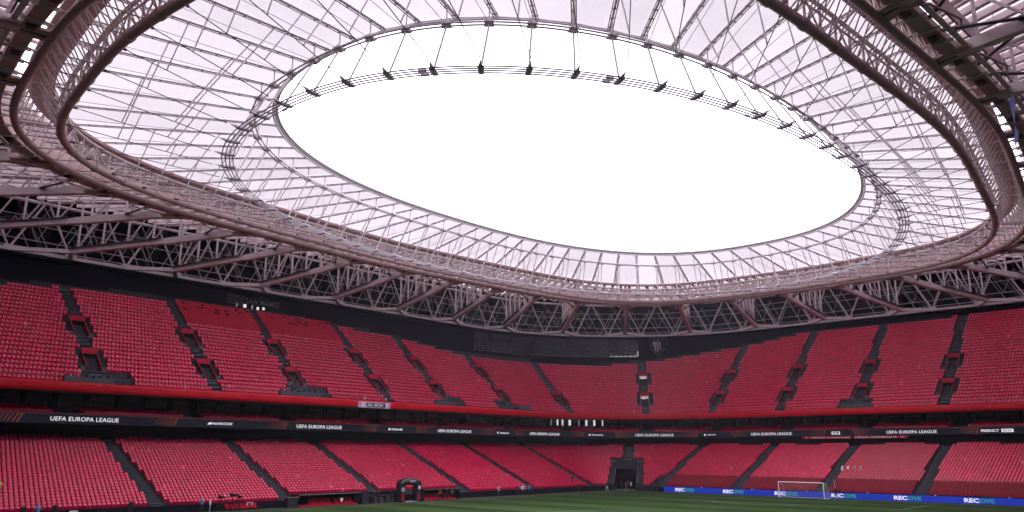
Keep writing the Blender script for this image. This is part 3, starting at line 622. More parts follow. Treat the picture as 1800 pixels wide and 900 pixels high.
# rail seats behind the goal
rails = thing('safe_standing_rails', (0, 58, 0.8), 'dark red rail seating rows at the foot of the end stand behind the goal', 'railing')
for i in range(6):
    d, z = lower_row(i)
    for k in range(len(L_AISLES)-1):
        ua, ub_ = L_AISLES[k]+.0032, L_AISLES[k+1]-.0032
        if ua < .17: continue
        if k == 5: continue
        n_ = int((ub_-ua)*LF.L/.5); bb = MB(); uu_ = us(ua, ub_, n_+1)
        bb.tube(LF.p3(us(ua, ub_, 12), z+.92, d+.45), .022, 4)
        for u in uu_[::2]: bb.tube([LF.p3(u, z, d+.45), LF.p3(u, z+.92, d+.45)], .018, 4)
        bb.obj('rail', mat('rail_rust', (.22, .10, .09), .5, .3, .1), rails)
        bb = MB()
        for u in (uu_[:-1]+uu_[1:])/2:
            N = LF.nor(u); bb.box(LF.p3(u, z+.52, d+.4), np.array([-N[1], N[0], 0])*.2, np.array([*N, 0])*.05, (0, 0, .24))
        bb.obj('folded_seats', mat('seat_folded', (.34, .003, .028), .5, 0, .2, 2), rails)['kind'] = 'stuff'

# ================================================================== ROOF
# ---- inner compression ring truss
ring = thing('roof_ring_truss', (-37.4, 0, 35), 'heavy brown tubular ring truss circling the stadium roof', 'ring truss')
def loop_tube(loop, z, r, n, d, name, material, par, k=420, sm=True):
    bb_ = MB(); u = np.linspace(0, 1, k, endpoint=False); bb_.tube(loop.p3(u, z, d), r, n, closed=True); return bb_.obj(name, material, par, sm)
inner = loop_tube(RL, Z_C, .40, 12, 0, 'inner_pipe', M_ring, ring)
loop_tube(RL, Z_CT, .17, 8, .15, 'upper_pipe', M_ringl, ring)
loop_tube(RL, Z_C+1.2, .09, 6, .5, 'cable_tray', M_ringl, ring)
loop_tube(P2L, 36.0, .34, 10, 0, 'outer_pipe', M_ring, ring)
def loop_band(loop, pts, name, material, par, k=480):
    bb_ = MB(); u = np.linspace(0, 1, k, endpoint=False); bb_.grid(np.stack([loop.p3(u, z, d) for d, z in pts], 1), closed=True); return bb_.obj(name, material, par)
loop_band(RL, [(.9, 39.15), (.9, 39.45), (3.2, 39.75), (3.2, 39.45), (.9, 39.15)], 'top_plate', M_ring, ring)
flange = loop_band(P2L, [(.95, 36.1), (2.05, 36.1), (2.05, 36.75), (1.95, 36.75), (1.95, 36.25), (.95, 36.25), (.95, 36.1)], 'flange_girder', M_ring, ring)
loop_band(P2L, [(2.35, 36.3), (2.75, 36.3), (2.75, 36.45), (2.35, 36.45), (2.35, 36.3)], 'catwalk_edge', M_ringl, ring)
for i in range(144):
    u = (i+.25)/144; n_ = P2L.nor(u); bb = MB(); bb.box(P2L.p3(u, 36.02, 1.55), np.array([-n_[1], n_[0], 0])*.06, np.array([*n_, 0])*.9, (0, 0, .10)); bb.obj('stiffener', M_ringl, flange)
    if i % 2: bb = MB(); bb.box(P2L.p3(u+.003, 35.98, 1.5), np.array([-n_[1], n_[0], 0])*.34, np.array([*n_, 0])*.30, (0, 0, .08)); bb.obj('splice_plate', M_brace, flange)
loop_band(P2L, [(2.45, 37.6), (2.45, 38.9), (2.6, 38.9), (2.6, 37.6)], 'web_plate', M_ring, ring)
for i in range(288): # collars and brackets between outer pipe and girder
    if i % 4 == 0:
        u = i/288; bb = MB(); t_ = RL.p3(np.array([u-.0007, u+.0007]), Z_C, 0); bb.tube(t_, .47, 12); bb.obj('collar', M_ring, inner)
    if i % 2 == 0:
        u = (i+.5)/288; bar_obj('bracket', P2L.p3(u, 36.05, .2), P2L.p3(u, 36.2, 1.1), .10, M_ringl, ring)
NP_ = 144
for i in range(NP_):
    u = i/NP_; u1_ = (i+1)/NP_
    bar_obj('post', RL.p3(u, Z_C, .1), RL.p3(u, Z_CT, .15), .11, M_ringl, ring)
    bar_obj('diagonal', RL.p3(u, Z_C if i % 2 else Z_CT, .12), RL.p3(u1_, Z_CT if i % 2 else Z_C, .12), .075, M_ringl, ring)
lat = []
for i in range(216):
    u, uh, u1_ = i/216, (i+.5)/216, (i+1)/216
    lat += [(RL.p3(u, Z_C+.1, .2), RL.p3(uh, 39.4, 2.4)), (RL.p3(uh, 39.4, 2.4), RL.p3(u1_, Z_C+.1, .2))]
    lat += [(P2L.p3(u, 36.1, -.1), RL.p3(uh, 39.4, 2.6)), (RL.p3(uh, 39.4, 2.6), P2L.p3(u1_, 36.1, -.1))]
    if i % 2 == 0: lat += [(RL.p3(u, Z_C+.05, .2), P2L.p3(uh, 36.0, -.1)), (RL.p3(u, Z_CT, .2), RL.p3(uh, 39.4, 2.0))]
def vis_key(m):
    c = (m[0]+m[1])/2-CAM; z = c@fw; x = c@r2; return np.linalg.norm(c) if (z > 10 and abs(x)/z < .70 and (c@u2)/z < .36) else 1e6+np.linalg.norm(c)
lat.sort(key=vis_key)
for p_, q_ in lat[:300]: bar_obj('lattice_bar', p_, q_, .058, M_ringl, ring, n=5)
bb = MB()
for p_, q_ in lat[300:]: bb.tube([p_, q_], .055, 5, caps=False)
o = bb.obj('lattice_bars', M_ringl, ring, True); o['kind'] = 'stuff'

# ---- cable net: lower tension ring, upper ring, edge
tens = thing('tension_ring', (-30.97, 0, 34), 'oval ring of four dark cables with clamps hanging under the roof opening', 'cable ring')
for k in range(4): loop_tube(LLp, Z_L, .058, 5, -.5+.34*k, 'ring_cable', M_cable2, tens)
bb = MB(); bb.box((0, 0, 0), (.8, 0, 0), (0, .20, 0), (0, 0, .06)); bb.box((0, 0, .12), (.5, 0, 0), (0, .15, 0), (0, 0, .07)); bb.box((0, 0, -.11), (.4, 0, 0), (0, .12, 0), (0, 0, .06))
for x in (-.5, -.16, .18, .52): bb.box((x, 0, -.05), (.08, 0, 0), (0, .30, 0), (0, 0, .08))
bb.add([(.75, -.15, -.05), (.75, .15, -.05), (1.55, 0, .18), (.75, -.15, .18), (.75, .15, .18)], [(0, 1, 2), (3, 2, 4), (0, 2, 3), (1, 4, 2), (0, 3, 4, 1)])
clamp_me = bb.mesh('clamp', M_clamp)
upring = thing('upper_ring', (-27.96, 0, 38.8), 'thin oval tube with node plates just under the edge of the opening', 'ring tube')
loop_tube(ULp, Z_U, .075, 6, -.22, 'ring_tube', M_cable2, upring); loop_tube(ULp, Z_U, .075, 6, .22, 'ring_tube', M_cable2, upring)
bb = MB(); bb.box((0, 0, 0), (.42, 0, 0), (0, .36, 0), (0, 0, .07)); bb.box((0, 0, .12), (.2, 0, 0), (0, .18, 0), (0, 0, .2)); bb.box((0, 0, -.15), (.15, 0, 0), (0, .4, 0), (0, 0, .05)); node_me = bb.mesh('node', M_rib)
edge = thing('opening_edge', (-26.5, 0, 40.5), 'grey oval rim tube around the bright roof opening', 'roof rim')
loop_tube(EL, Z_E+.12, .14, 8, 0, 'edge_tube', M_cable2, edge); loop_tube(EL, Z_E-.22, .10, 8, .35, 'edge_tube', M_rib, edge)
loop_band(EL, [(.10, Z_E), (.35, Z_E-.2)], 'edge_plate', M_rib, edge)
roof = thing('roof_membrane', (-37, 0, 40), 'pale translucent cushion roof between ring truss and opening', 'roof')
NR = 72
for i in range(NR):
    u = (i+.5)/NR; un = (i+1.5)/NR
    nL = LLp.nor(u); c = LLp.p3(u, Z_L, 0.)
    o = link('clamp', clamp_me, tens); o.matrix_basis = Matrix(((nL[0]*.85, -nL[1]*.8, 0, c[0]), (nL[1]*.85, nL[0]*.8, 0, c[1]), (0, 0, .8, c[2]), (0, 0, 0, 1)))
    if i % 4 == 1:
        for k_ in (0, 2): bb = MB(); bb.tube(LLp.p3(np.array([u+.002, u+.0045]), Z_L, -.5+.34*k_), .11, 6); bb.obj('socket', M_clamp, tens)
    nU = ULp.nor(u); cu = ULp.p3(u, Z_U); o = link('node', node_me, upring); o.matrix_basis = Matrix(((nU[0], -nU[1], 0, cu[0]), (nU[1], nU[0], 0, cu[1]), (0, 0, 1, cu[2]), (0, 0, 0, 1)))
    base = RL.p3(u, Z_T, 1.2); tip = EL.p3(u, Z_E, .05)
    fr = thing('roof_rib_frame', tuple(base), 'pale radial roof rib with slanting masts and a dark stay cable', 'roof rib', 'radial ribs of the cushion roof')
    dirv = tip-base; T_ = np.cross(dirv, (0, 0, 1)); T_ /= np.linalg.norm(T_)
    bb = MB(); bb.bar(base+[0, 0, .02], tip+[0, 0, .02], .16, .08)
    for s in (-1, 1): bb.tube([base+T_*s*.20-[0, 0, .04], tip+T_*s*.20-[0, 0, .04]], .045, 6)
    for t in np.linspace(.06, .96, 13): bb.box(lerp(base, tip, t)-[0, 0, .02], T_*.24, dirv/np.linalg.norm(dirv)*.04, (0, 0, .07))
    bb.obj('rib', M_rib, fr, False)
    lowa = RL.p3(u, Z_C+.1, -.35); lowb = LLp.p3(u, Z_L+.15, 1.5)
    bar_obj('stay_cable', lowa, lowb, .038, M_cable, fr, n=5)
    bb = MB(); bb.tube([lowa, lerp(lowa, lowb, .035)], .11, 6); bb.obj('socket', M_cable, fr)
    bar_obj('upper_cable', RL.p3(u, Z_CT+.1, 0), cu, .024, M_cable2, fr, n=5)
    bar_obj('mast', c+[0, 0, .1], cu-[0, 0, .1], .085, M_rib, fr)
    ribU = lerp(base, tip, np.clip(np.linalg.norm(cu[:2]-base[:2])/np.linalg.norm(tip[:2]-base[:2]), 0, 1)); bar_obj('hanger', cu, ribU, .06, M_rib, fr)
    for t in (.34, .67):
        a = lerp(lowa, lowb, t); bq = lerp(base, cu, min(1, t*1.03+.05)); bq = lerp(base, tip, np.linalg.norm(bq[:2]-base[:2])/np.linalg.norm(tip[:2]-base[:2])); bq[2] -= .1
        bar_obj('strut', a, bq, .06, M_rib, fr)
    cn = ULp.p3(un, Z_U); cl = LLp.p3(un, Z_L)
    bar_obj('cross_cable', c, cn, .012, M_cable2, fr, n=4) if i % 2 else bar_obj('cross_cable', cu, cl, .012, M_cable2, fr, n=4)
    # cushion between this rib and the next
    w = np.linspace(0, 1, 7); s_ = np.linspace(0, 1, 8); G = np.zeros((8, 7, 3))
    for a_, sv_ in enumerate(s_):
        uu_ = lerp(u, un, w); A = RL.p3(uu_, Z_T+.28, 1.9); B = EL.p3(uu_, Z_E+.22, 0.); G[a_] = lerp(A, B, sv_); G[a_, :, 2] -= .8*np.sin(math.pi*w)*math.sin(math.pi*min(1, sv_*.9+.05))*(1-.3*sv_)
    bb = MB(); bb.grid(G); bb.obj('cushion', M_mem, roof, True)

# ---- outer roof: radial trusses, purlins, membrane
outer = thing('outer_roof', (-60, 0, 42), 'outer roof of many radial beams with pale strips of cover between', 'roof')
NT = 36
def RP(u, t, z): 
    a, b_ = RL.at(u)+1.2*RL.nor(u), WL.at(u); return np.array([*(a*(1-t)+b_*t), z])
def top_z(t): return 39.9+3.6*t
def frame_xy(P):
    c = np.asarray(P)-CAM; return (FPX*(c@r2)/(c@fw), FPX*(c@u2)/(c@fw)) if c@fw > 1 else (9e9, 9e9)
ORD = 'first second third fourth fifth sixth seventh eighth ninth tenth eleventh twelfth thirteenth fourteenth fifteenth sixteenth seventeenth eighteenth'.split()
_far, _left, _right = [], [], []
for i in range(NT):
    u = (i+.5)/NT; x1, y1 = frame_xy(RP(u, .93, 35.2)); x2, y2 = frame_xy(RP(u, .16, 36.3))
    if abs(x1) < 900 and abs(y1) < 450: _far.append((x1, i))
    elif (abs(x2) < 960 and abs(y2) < 510): (_left if x2 < 0 else _right).append((-y2, i))
TRUSS_LABEL = {}
for k, (_, i) in enumerate(sorted(_far)): TRUSS_LABEL[i] = 'steel roof truss forking onto the dark back wall, %s from the left' % ORD[k]
for k, (_, i) in enumerate(sorted(_left)): TRUSS_LABEL[i] = 'steel roof truss leaving the ring past the left edge, %s from the top' % ORD[k]
for k, (_, i) in enumerate(sorted(_right)): TRUSS_LABEL[i] = 'steel roof truss leaving the ring past the right edge, %s from the top' % ORD[k]
for i in range(NT):
    u = (i+.5)/NT
    P0 = RP(u, .0, 35.3); c = P0-CAM
    seen = (c@fw) > -30
    # cover and purlins of the bay
    w = np.linspace(i/NT, (i+1)/NT, 7); t = np.linspace(.07, 1.0, 7); G = np.array([[RP(a_, tt_, top_z(tt_)+.55) for a_ in w] for tt_ in t]); bb = MB(); bb.grid(G); bb.obj('cover', M_mem2, outer, True)
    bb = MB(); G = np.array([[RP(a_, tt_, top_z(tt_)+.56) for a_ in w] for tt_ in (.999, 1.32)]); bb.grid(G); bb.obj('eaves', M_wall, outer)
    if not seen: continue
    for k in range(6):
        uu_ = (i+(k+.5)/6)/NT; bar_obj('purlin', RP(uu_, .08, top_z(.08)+.15), RP(uu_, 1.0, top_z(1.)+.15), .1, M_steel, outer, w=.42, h=.55)
    if i not in TRUSS_LABEL: continue
    tr = thing('radial_truss', tuple(RP(u, .95, 35.2)), TRUSS_LABEL[i], 'roof truss', 'radial trusses of the outer roof')
    zb = lambda t_: 36.35-2.0*(t_-.125) if t_ < .44 else 35.72-1.19*(t_-.44)
    bb = MB(); p_, q_ = RP(u, .125, 36.35), RP(u, .44, 35.72); bb.bar(p_, q_, .72, .86); bb.bar(RP(u, .44, 35.72), RP(u, .86, 35.22), .76, .70); bb.obj('bottom_chord', M_steel, tr)
    bar_obj('gusset', RP(u, .07, 36.12), RP(u, .16, 36.05), .1, M_ring, tr, w=1.7, h=.2)
    bb = MB(); N_ = np.cross(q_-p_, (0, 0, 1)); N_ /= np.linalg.norm(N_)
    bb.bar(RP(u, .46, 36.08), RP(u, .86, 35.62), 1.5, .08); wk = bb.obj('walkway', M_brace, tr)
    bb = MB()
    for s in (-1, 1):
        for h in (.55, 1.05): bb.tube([RP(u, .46, 36.08+h)+N_*s*.7, RP(u, .86, 35.62+h)+N_*s*.7], .022, 4)
        for t_ in np.linspace(.46, .86, 13): bb.tube([RP(u, t_, 36.6-1.14*t_)+N_*s*.7, RP(u, t_, 37.65-1.14*t_)+N_*s*.7], .022, 4)
    bb.obj('handrail', M_brace, wk)
    nod = [WL.p3((2*i+.5)/72, 35.3), WL.p3((2*i+1.5)/72, 35.3)]
    for e_ in nod: bar_obj('fork_leg', RP(u, .855, 35.22), e_, .1, M_steel, tr, w=.62, h=.55)
    bar_obj('top_chord', RP(u, .05, top_z(.05)-.1), RP(u, 1.0, top_z(1)-.1), .24, M_steel, tr, n=8)
    ts = [.17, .28, .39, .50, .61, .72, .83]
    for k, t_ in enumerate(ts):
        bar_obj('post', RP(u, t_, zb(t_)+.25), RP(u, t_, top_z(t_)-.1), .1, M_steel, tr, w=.24, h=.24)
        if k < len(ts)-1:
            t2 = ts[k+1]; bar_obj('diagonal', RP(u, t_, top_z(t_)-.1), RP(u, t2, zb(t2)+.25), .12, M_steel, tr)
    for t_ in (.28, .52, .76): # thin hangers and pipework in the bay
        bar_obj('tie_rod', RP(u, t_-.06, top_z(t_)), RP(u, t_+.03, zb(t_)+.4), .035, M_cable2, tr, n=5)
        bar_obj('tie_rod', RP(u, t_+.09, top_z(t_)), RP(u, t_, zb(t_)+.4), .035, M_cable2, tr, n=5)
    for s in (-1, 1):
        ub_ = u+s*.40/NT
        bar_obj('brace', P2L.p3(ub_, 36.6, 1.7), RP(u, .29, 36.3), .13, M_brace, tr, n=8)
        bb = MB(); e1 = P2L.p3(ub_, 36.6, 1.7); e2 = np.array(RP(u, .29, 36.3)); bb.tube([lerp(e1, e2, .18), lerp(e1, e2, .2)], .24, 8); bb.obj('brace_joint', M_brace, tr); bb = MB(); bb.tube([lerp(e1, e2, .8), lerp(e1, e2, .88)], .22, 8); bb.obj('brace_joint', M_brace, tr)
    bar_obj('strut_stay', P2L.p3(u, 36.0, .3), RP(u, .2, 36.0), .09, M_brace, tr)
    um = (i+1)/NT; bb = MB(); bb.tube([P2L.p3(um-.002, 36.6, 1.2), P2L.p3(um-.002, 36.2, 3.4), P2L.p3(um+.001, 36.2, 3.7), P2L.p3(um+.011, 36.2, 2.9), P2L.p3(um+.013, 36.3, 1.4)], .10, 6); bb.obj('drain_pipe', M_ring, tr, True)
# purlin crossties running with the ring
for t_ in (.3, .55, .8):
    bb = MB(); uu_ = np.linspace(0, 1, 216, endpoint=False); a, b_ = RL.at(uu_)+1.2*RL.nor(uu_), WL.at(uu_); P = np.column_stack([a*(1-t_)+b_*t_, np.full(216, top_z(t_)-.35)]); bb.tube(P, .11, 6, closed=True); bb.obj('ring_tie', M_steel, outer)
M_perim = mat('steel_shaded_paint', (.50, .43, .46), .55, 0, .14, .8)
# ---- perimeter truss above the back wall
per = thing('perimeter_truss', (-72.7, 0, 35), 'zigzag steel perimeter truss standing on top of the dark back wall', 'truss')
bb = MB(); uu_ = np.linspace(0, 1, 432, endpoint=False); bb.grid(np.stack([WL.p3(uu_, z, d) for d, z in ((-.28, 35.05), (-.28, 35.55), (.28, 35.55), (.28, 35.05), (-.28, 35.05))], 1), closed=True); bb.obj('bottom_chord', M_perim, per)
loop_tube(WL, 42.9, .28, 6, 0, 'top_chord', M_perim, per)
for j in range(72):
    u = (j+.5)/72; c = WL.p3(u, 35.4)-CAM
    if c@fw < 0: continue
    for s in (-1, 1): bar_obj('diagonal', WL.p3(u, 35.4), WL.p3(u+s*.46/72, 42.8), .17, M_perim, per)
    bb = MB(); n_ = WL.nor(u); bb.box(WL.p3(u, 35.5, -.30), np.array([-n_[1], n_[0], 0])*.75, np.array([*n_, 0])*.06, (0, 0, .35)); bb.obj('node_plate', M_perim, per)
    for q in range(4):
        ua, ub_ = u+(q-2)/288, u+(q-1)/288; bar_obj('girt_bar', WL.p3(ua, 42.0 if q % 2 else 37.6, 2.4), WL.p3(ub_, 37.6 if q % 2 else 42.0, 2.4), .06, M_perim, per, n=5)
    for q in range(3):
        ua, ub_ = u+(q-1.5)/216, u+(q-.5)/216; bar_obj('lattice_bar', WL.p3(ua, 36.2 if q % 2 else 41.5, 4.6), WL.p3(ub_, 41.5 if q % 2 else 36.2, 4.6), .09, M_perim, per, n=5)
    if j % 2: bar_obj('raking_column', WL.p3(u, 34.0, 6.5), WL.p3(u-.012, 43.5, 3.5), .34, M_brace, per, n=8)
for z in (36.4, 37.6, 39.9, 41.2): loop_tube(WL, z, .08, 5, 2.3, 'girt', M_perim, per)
fac = thing('facade_wall', (-82, 0, 34), 'dark inner face of the outer facade behind the roof trusses', 'wall')
bb = MB(); bb.grid(np.stack([FL.p3(ALLU, z) for z in (0., 45.5)], 1), closed=True); bb.obj('wall', M_wall, fac)
bb = MB(); bb.grid(np.stack([WL.p3(ALLU, 34.6, .4), FL.p3(ALLU, 34.6)], 1), closed=True); bb.obj('gutter_floor', M_wall, fac)

# ================================================================== PITCH SIDE
# ---- blue digital boards behind the goal line
YB = 56.05
board = thing('perimeter_board', (0, YB, 0), 'long bright blue digital board with repeated white and green lettering behind the goal', 'display board')
bb = MB(); bb.box((9.1, YB+.08, .49), (37.0, 0, 0), (0, .07, 0), (0, 0, .47)); bb.obj('panel', M_blue, board)
bb = MB(); bb.box((9.1, YB+.25, .46), (37.0, 0, 0), (0, .09, 0), (0, 0, .45)); bb.obj('back_frame', M_dark, board)
for k, x in enumerate((-25.4, -15.7, -6.1, 3.5, 13.1, 22.8, 32.5)):
    text_flat('lettering', 'rec', (x, YB-.012, .20), (1, 0, 0), (0, 0, 1), 1.95, .60, M_btw, board); text_flat('lettering', 'ove', (x+2.05, YB-.012, .20), (1, 0, 0), (0, 0, 1), 1.85, .58, M_btg, board)
for x in (-20, -10.2, -.6, 9.2, 19.0, 28.6):
    bb = MB(); bb.box((x, YB+.1, 1.02), (.12, 0, 0), (0, .06, 0), (0, 0, .05)); bb.obj('lamp_unit', M_jwhite, board)
barrier = thing('padded_barrier', (-31, 56.3, 0), 'low dark padded barrier between the corner tunnel and the blue board', 'barrier')
for x in (-33.4, -31.6, -29.8): bb = MB(); bb.box((x, 56.1, .5), (.88, 0, 0), (0, .1, 0), (0, 0, .5)); bb.obj('pad', MATS['tunnel_navy'], barrier)
# ---- goal
goal = thing('goal', (0, 52.5, 0), 'white football goal with net in front of the blue board', 'goal')
for x in (-3.72, 3.72): bar_obj('post', (x, 52.5, 0), (x, 52.5, 2.5), .075, M_white, goal, n=10)
bar_obj('crossbar', (-3.72, 52.5, 2.5), (3.72, 52.5, 2.5), .075, M_white, goal, n=10)
for x in (-3.72, 3.72):
    bb = MB(); bb.tube([(x, 52.5, 2.48), (x, 53.6, 2.42), (x, 54.6, 1.6), (x, 54.7, .03), (x, 52.55, .03)], .028, 6); bb.obj('net_support', M_white, goal)
bb = MB(); bb.tube([(-3.72, 54.7, .04), (3.72, 54.7, .04)], .035, 6); bb.obj('ground_bar', M_white, goal)
bb = MB()
def netp(x, t): 
    pts_ = [(52.5, 2.48), (53.6, 2.4), (54.55, 1.5), (54.7, .03)]; i = min(2, int(t*3)); f = t*3-i
    return (x, pts_[i][0]*(1-f)+pts_[i+1][0]*f, pts_[i][1]*(1-f)+pts_[i+1][1]*f)
for x in np.linspace(-3.7, 3.7, 25): bb.tube([netp(x, t) for t in (0, .333, .667, 1)], .008, 3, caps=False)
for t in np.linspace(0, 1, 15): bb.tube([netp(-3.7, t), netp(3.7, t)], .008, 3, caps=False)
for x in (-3.7, 3.7):
    for t in np.linspace(.05, 1, 10): p_ = netp(x, t); bb.tube([(x, 52.5, p_[2]), p_], .008, 3, caps=False)
    for y in np.linspace(52.7, 54.5, 7): bb.tube([(x, y, 0), (x, y, 2.4-max(0, y-53.6)*.9)], .008, 3, caps=False)
o = bb.obj('net', M_net, goal); o['kind'] = 'stuff'
# corner flag
cf = thing('corner_flag', (-34, 52.5, 0), 'slender pale corner flag pole on the grass before the tunnel', 'corner flag')
bar_obj('pole', (-34, 52.5, 0), (-34, 52.5, 1.6), .03, M_jwhite, cf)
bb = MB(); bb.grid([[(-34, 52.5, 1.25), (-34, 52.5, 1.58)], [(-33.85, 52.6, 1.24), (-33.85, 52.6, 1.56)], [(-33.68, 52.58, 1.2), (-33.68, 52.58, 1.5)]]); bb.obj('pennant', M_redp, cf)
# ---- dugouts
def dugout(y0, y1, ys, label):
    d_ = thing('dugout', (-39, (y0+y1)/2, 0), label, 'dugout'); ym, h = (y0+y1)/2, (y1-y0)/2
    bb = MB(); bb.box((-38.550, ym, 1.47), (.95, 0, 0), (0, h, 0), (0, 0, .06)); bb.obj('roof', M_black, d_)
    bb = MB(); bb.box((-39.300, ym, .70), (.06, 0, 0), (0, h, 0), (0, 0, .70)); bb.obj('back_wall', M_black, d_)
    for y in (y0, y1): bb = MB(); bb.box((-38.500, y, .70), (.85, 0, 0), (0, .08, 0), (0, 0, .70)); bb.obj('side_wall', M_black, d_)
    bb = MB(); bb.tube([(-37.620, y0, 1.55), (-37.620, y1, 1.55)], .04, 6); bb.obj('edge_trim', M_grail, d_)
    for y in ys:
        bb = MB(); bb.box((-38.400, y, .34), (.24, 0, 0), (0, .23, 0), (0, 0, .07)); 
        bb.add([(-38.620, y-.22, .38), (-38.620, y+.22, .38), (-38.750, y+.20, .95), (-38.750, y-.20, .95), (-38.700, y-.2, .36), (-38.700, y+.2, .36), (-38.830, y+.18, .95), (-38.830, y-.18, .95)], [(0, 1, 2, 3), (7, 6, 5, 4), (3, 2, 6, 7), (0, 3, 7, 4), (1, 5, 6, 2)])
        bb.obj('bench_seat', M_redp, d_)
    bb = MB(); bb.box((-38.500, ym, .12), (.5, 0, 0), (0, h-.3, 0), (0, 0, .1)); bb.obj('plinth', M_redp, d_)
    return d_
dg1 = dugout(-17.0, -7.0, [-14.7+.62*k for k in range(6)]+[-10.6+.62*k for k in range(5)], 'dark low dugout with a row of red bench seats left of the arch')
bb = MB(); bb.add([(-37.550, -10.55, .95), (-37.550, -10.05, .95), (-37.550, -10.1, .6), (-37.550, -10.3, .42), (-37.550, -10.5, .6)], [(0, 1, 2, 3, 4)]); bb.obj('shield_badge', M_jwhite, dg1)
dugout(4.6, 12.0, [5.4+.62*k for k in range(6)]+[9.9, 10.5], 'dark low dugout with red bench seats right of the arch')
rec = thing('players_entrance', (-39.5, -3.4, 0), 'dark recessed players entrance full of gear between left dugout and arch', 'entrance')
bb = MB(); bb.box((-39.300, -3.2, .75), (.06, 0, 0), (0, 3.7, 0), (0, 0, .75)); bb.obj('back_wall', M_black, rec)
bb = MB(); bb.box((-37.900, -6.2, .72), (.3, 0, 0), (0, .55, 0), (0, 0, .72)); bb.obj('screen_panel', MATS['tunnel_navy'], rec)
for y, z in ((-5.4, .5), (-4.0, .7), (-2.8, .6), (-1.6, .8), (-.8, .5)):
    bb = MB(); bb.box((-38.600, y, z/2), (.3, 0, 0), (0, .32, 0), (0, 0, z/2)); bb.box((-38.550, y+.05, z+.06), (.15, 0, 0), (0, .2, 0), (0, 0, .05)); bb.obj('kit_box', M_brace, rec)
bb = MB(); bb.tube([(-38.100, -5.6, 0), (-38.100, -5.6, 1.05), (-38.100, -.9, 1.05), (-38.100, -.9, 0)], .035, 6); bb.obj('rail', M_grail, rec)
box_ = thing('steward_box', (-38.6, -17.9, 0), 'dark navy box panel at the end of the left dugout', 'cabinet')
bb = MB(); bb.box((-38.000, -17.9, .62), (.45, 0, 0), (0, .72, 0), (0, 0, .62)); bb.obj('body', MATS['tunnel_navy'], box_); bb = MB(); bb.box((-38.000, -17.9, 1.27), (.5, 0, 0), (0, .78, 0), (0, 0, .03)); bb.obj('lid', M_grail, box_)
bench = thing('sideline_bench', (-38.5, -24.5, 0), 'low row of red bench seats at the touchline, left of the dugouts', 'bench')
for k in range(7):
    bb = MB(); y = -26.4+.62*k; bb.box((-38.5, y, .28), (.22, 0, 0), (0, .24, 0), (0, 0, .06)); bb.box((-38.74, y, .55), (.05, 0, 0), (0, .23, 0), (0, 0, .25)); bb.obj('bench_seat', M_redp, bench)
bb = MB(); bb.box((-38.55, -24.5, .1), (.15, 0, 0), (0, 2.3, 0), (0, 0, .1)); bb.obj('plinth', M_dark, bench)
for y, lab in ((-43.6, 'small white plate on the front wall at the lower left'), (-23.0, 'small white plate on the front wall beside the second aisle')):
    pl = thing('wall_plate', (-38.500, y, .5), lab, 'sign'); bb = MB(); bb.box((-39.33, y, .62), (.03, 0, 0), (0, .42, 0), (0, 0, .20)); bb.obj('plate', M_jwhite, pl)
    for k in range(3): bb = MB(); bb.box((-38.462, y, .50+.1*k), (.006, 0, 0), (0, .34, 0), (0, 0, .018)); bb.obj('print_line', M_grail, pl)
# ---- inflatable arch
arch = thing('inflatable_arch', (-37.6, 1.6, 0), 'black inflatable arch with round badge, shield and script at the players tunnel', 'arch')
yo, yi, zt_, zi = 2.0, 1.12, 3.35, 2.35
outp = [(-yo, 0), (-yo, 2.5), (-yo+.12, 2.82), (-yo+.5, 3.1), (-.7, 3.3), (.0, 3.36), (.7, 3.3), (yo-.5, 3.1), (yo-.12, 2.82), (yo, 2.5), (yo, 0)]
inp = [(-yi, 0), (-yi, 2.2), (-yi+.05, 2.32), (-yi+.2, zi), (-.5, zi), (0, zi), (.5, zi), (yi-.2, zi), (yi-.05, 2.32), (yi, 2.2), (yi, 0)]
V = []; F_ = []
for x, sc_ in ((-37.05, .93), (-37.2, 1.0), (-37.95, 1.0), (-38.1, .93)):
    for (y, z), (y2, z2) in zip(outp, inp):
        cy_, cz_ = (y+y2)/2, (z+z2)/2; V += [(x, 1.6+cy_+(y-cy_)*sc_, (cz_+(z-cz_)*sc_)), (x, 1.6+cy_+(y2-cy_)*sc_, (cz_+(z2-cz_)*sc_))]
n_ = len(outp)
for L_ in range(4):
    for k in range(n_-1):
        a = L_*2*n_+2*k; c = a+2*n_
        if L_ == 0: F_.append((a, a+1, a+3, a+2))
        if L_ == 3: F_.append((a, a+2, a+3, a+1))
        if L_ < 3: F_ += [(a, a+2, c+2, c), (a+1, c+1, c+3, a+3)]
bb = MB(); bb.add(V, F_); bb.obj('tube_body', mat('arch_black', (.010, .010, .014), .45, 0, .2, 2), arch, True)
a = np.linspace(0, 2*math.pi, 16, endpoint=False)
bb = MB(); bb.add([(-37.03, 1.6-1.56+.30*math.cos(k), 1.75+.30*math.sin(k)) for k in a], [tuple(range(16))]); bd = bb.obj('round_badge', mat('badge_pale', (.5, .56, .72), .5, 0, .05, 3), arch)
bb = MB(); bb.add([(-37.022, 1.6-1.56+.16*math.cos(k), 1.75+.16*math.sin(k)) for k in a], [tuple(range(16))]); bb.obj('badge_core', MATS['tunnel_navy'], bd)
bb = MB(); bb.add([(-37.03, 1.6+1.56+y, 1.95+z) for y, z in ((-.22, .25), (.22, .25), (.2, -.05), (0, -.32), (-.2, -.05))], [(0, 1, 2, 3, 4)]); bb.obj('shield', M_jwhite, arch)
text_flat('lettering', 'league', (-37.02, 1.25, 2.72), (0, 1, 0), (0, 0, 1), 1.15, .36, mat('arch_print', (.62, .62, .70), .6, 0, 0), arch)
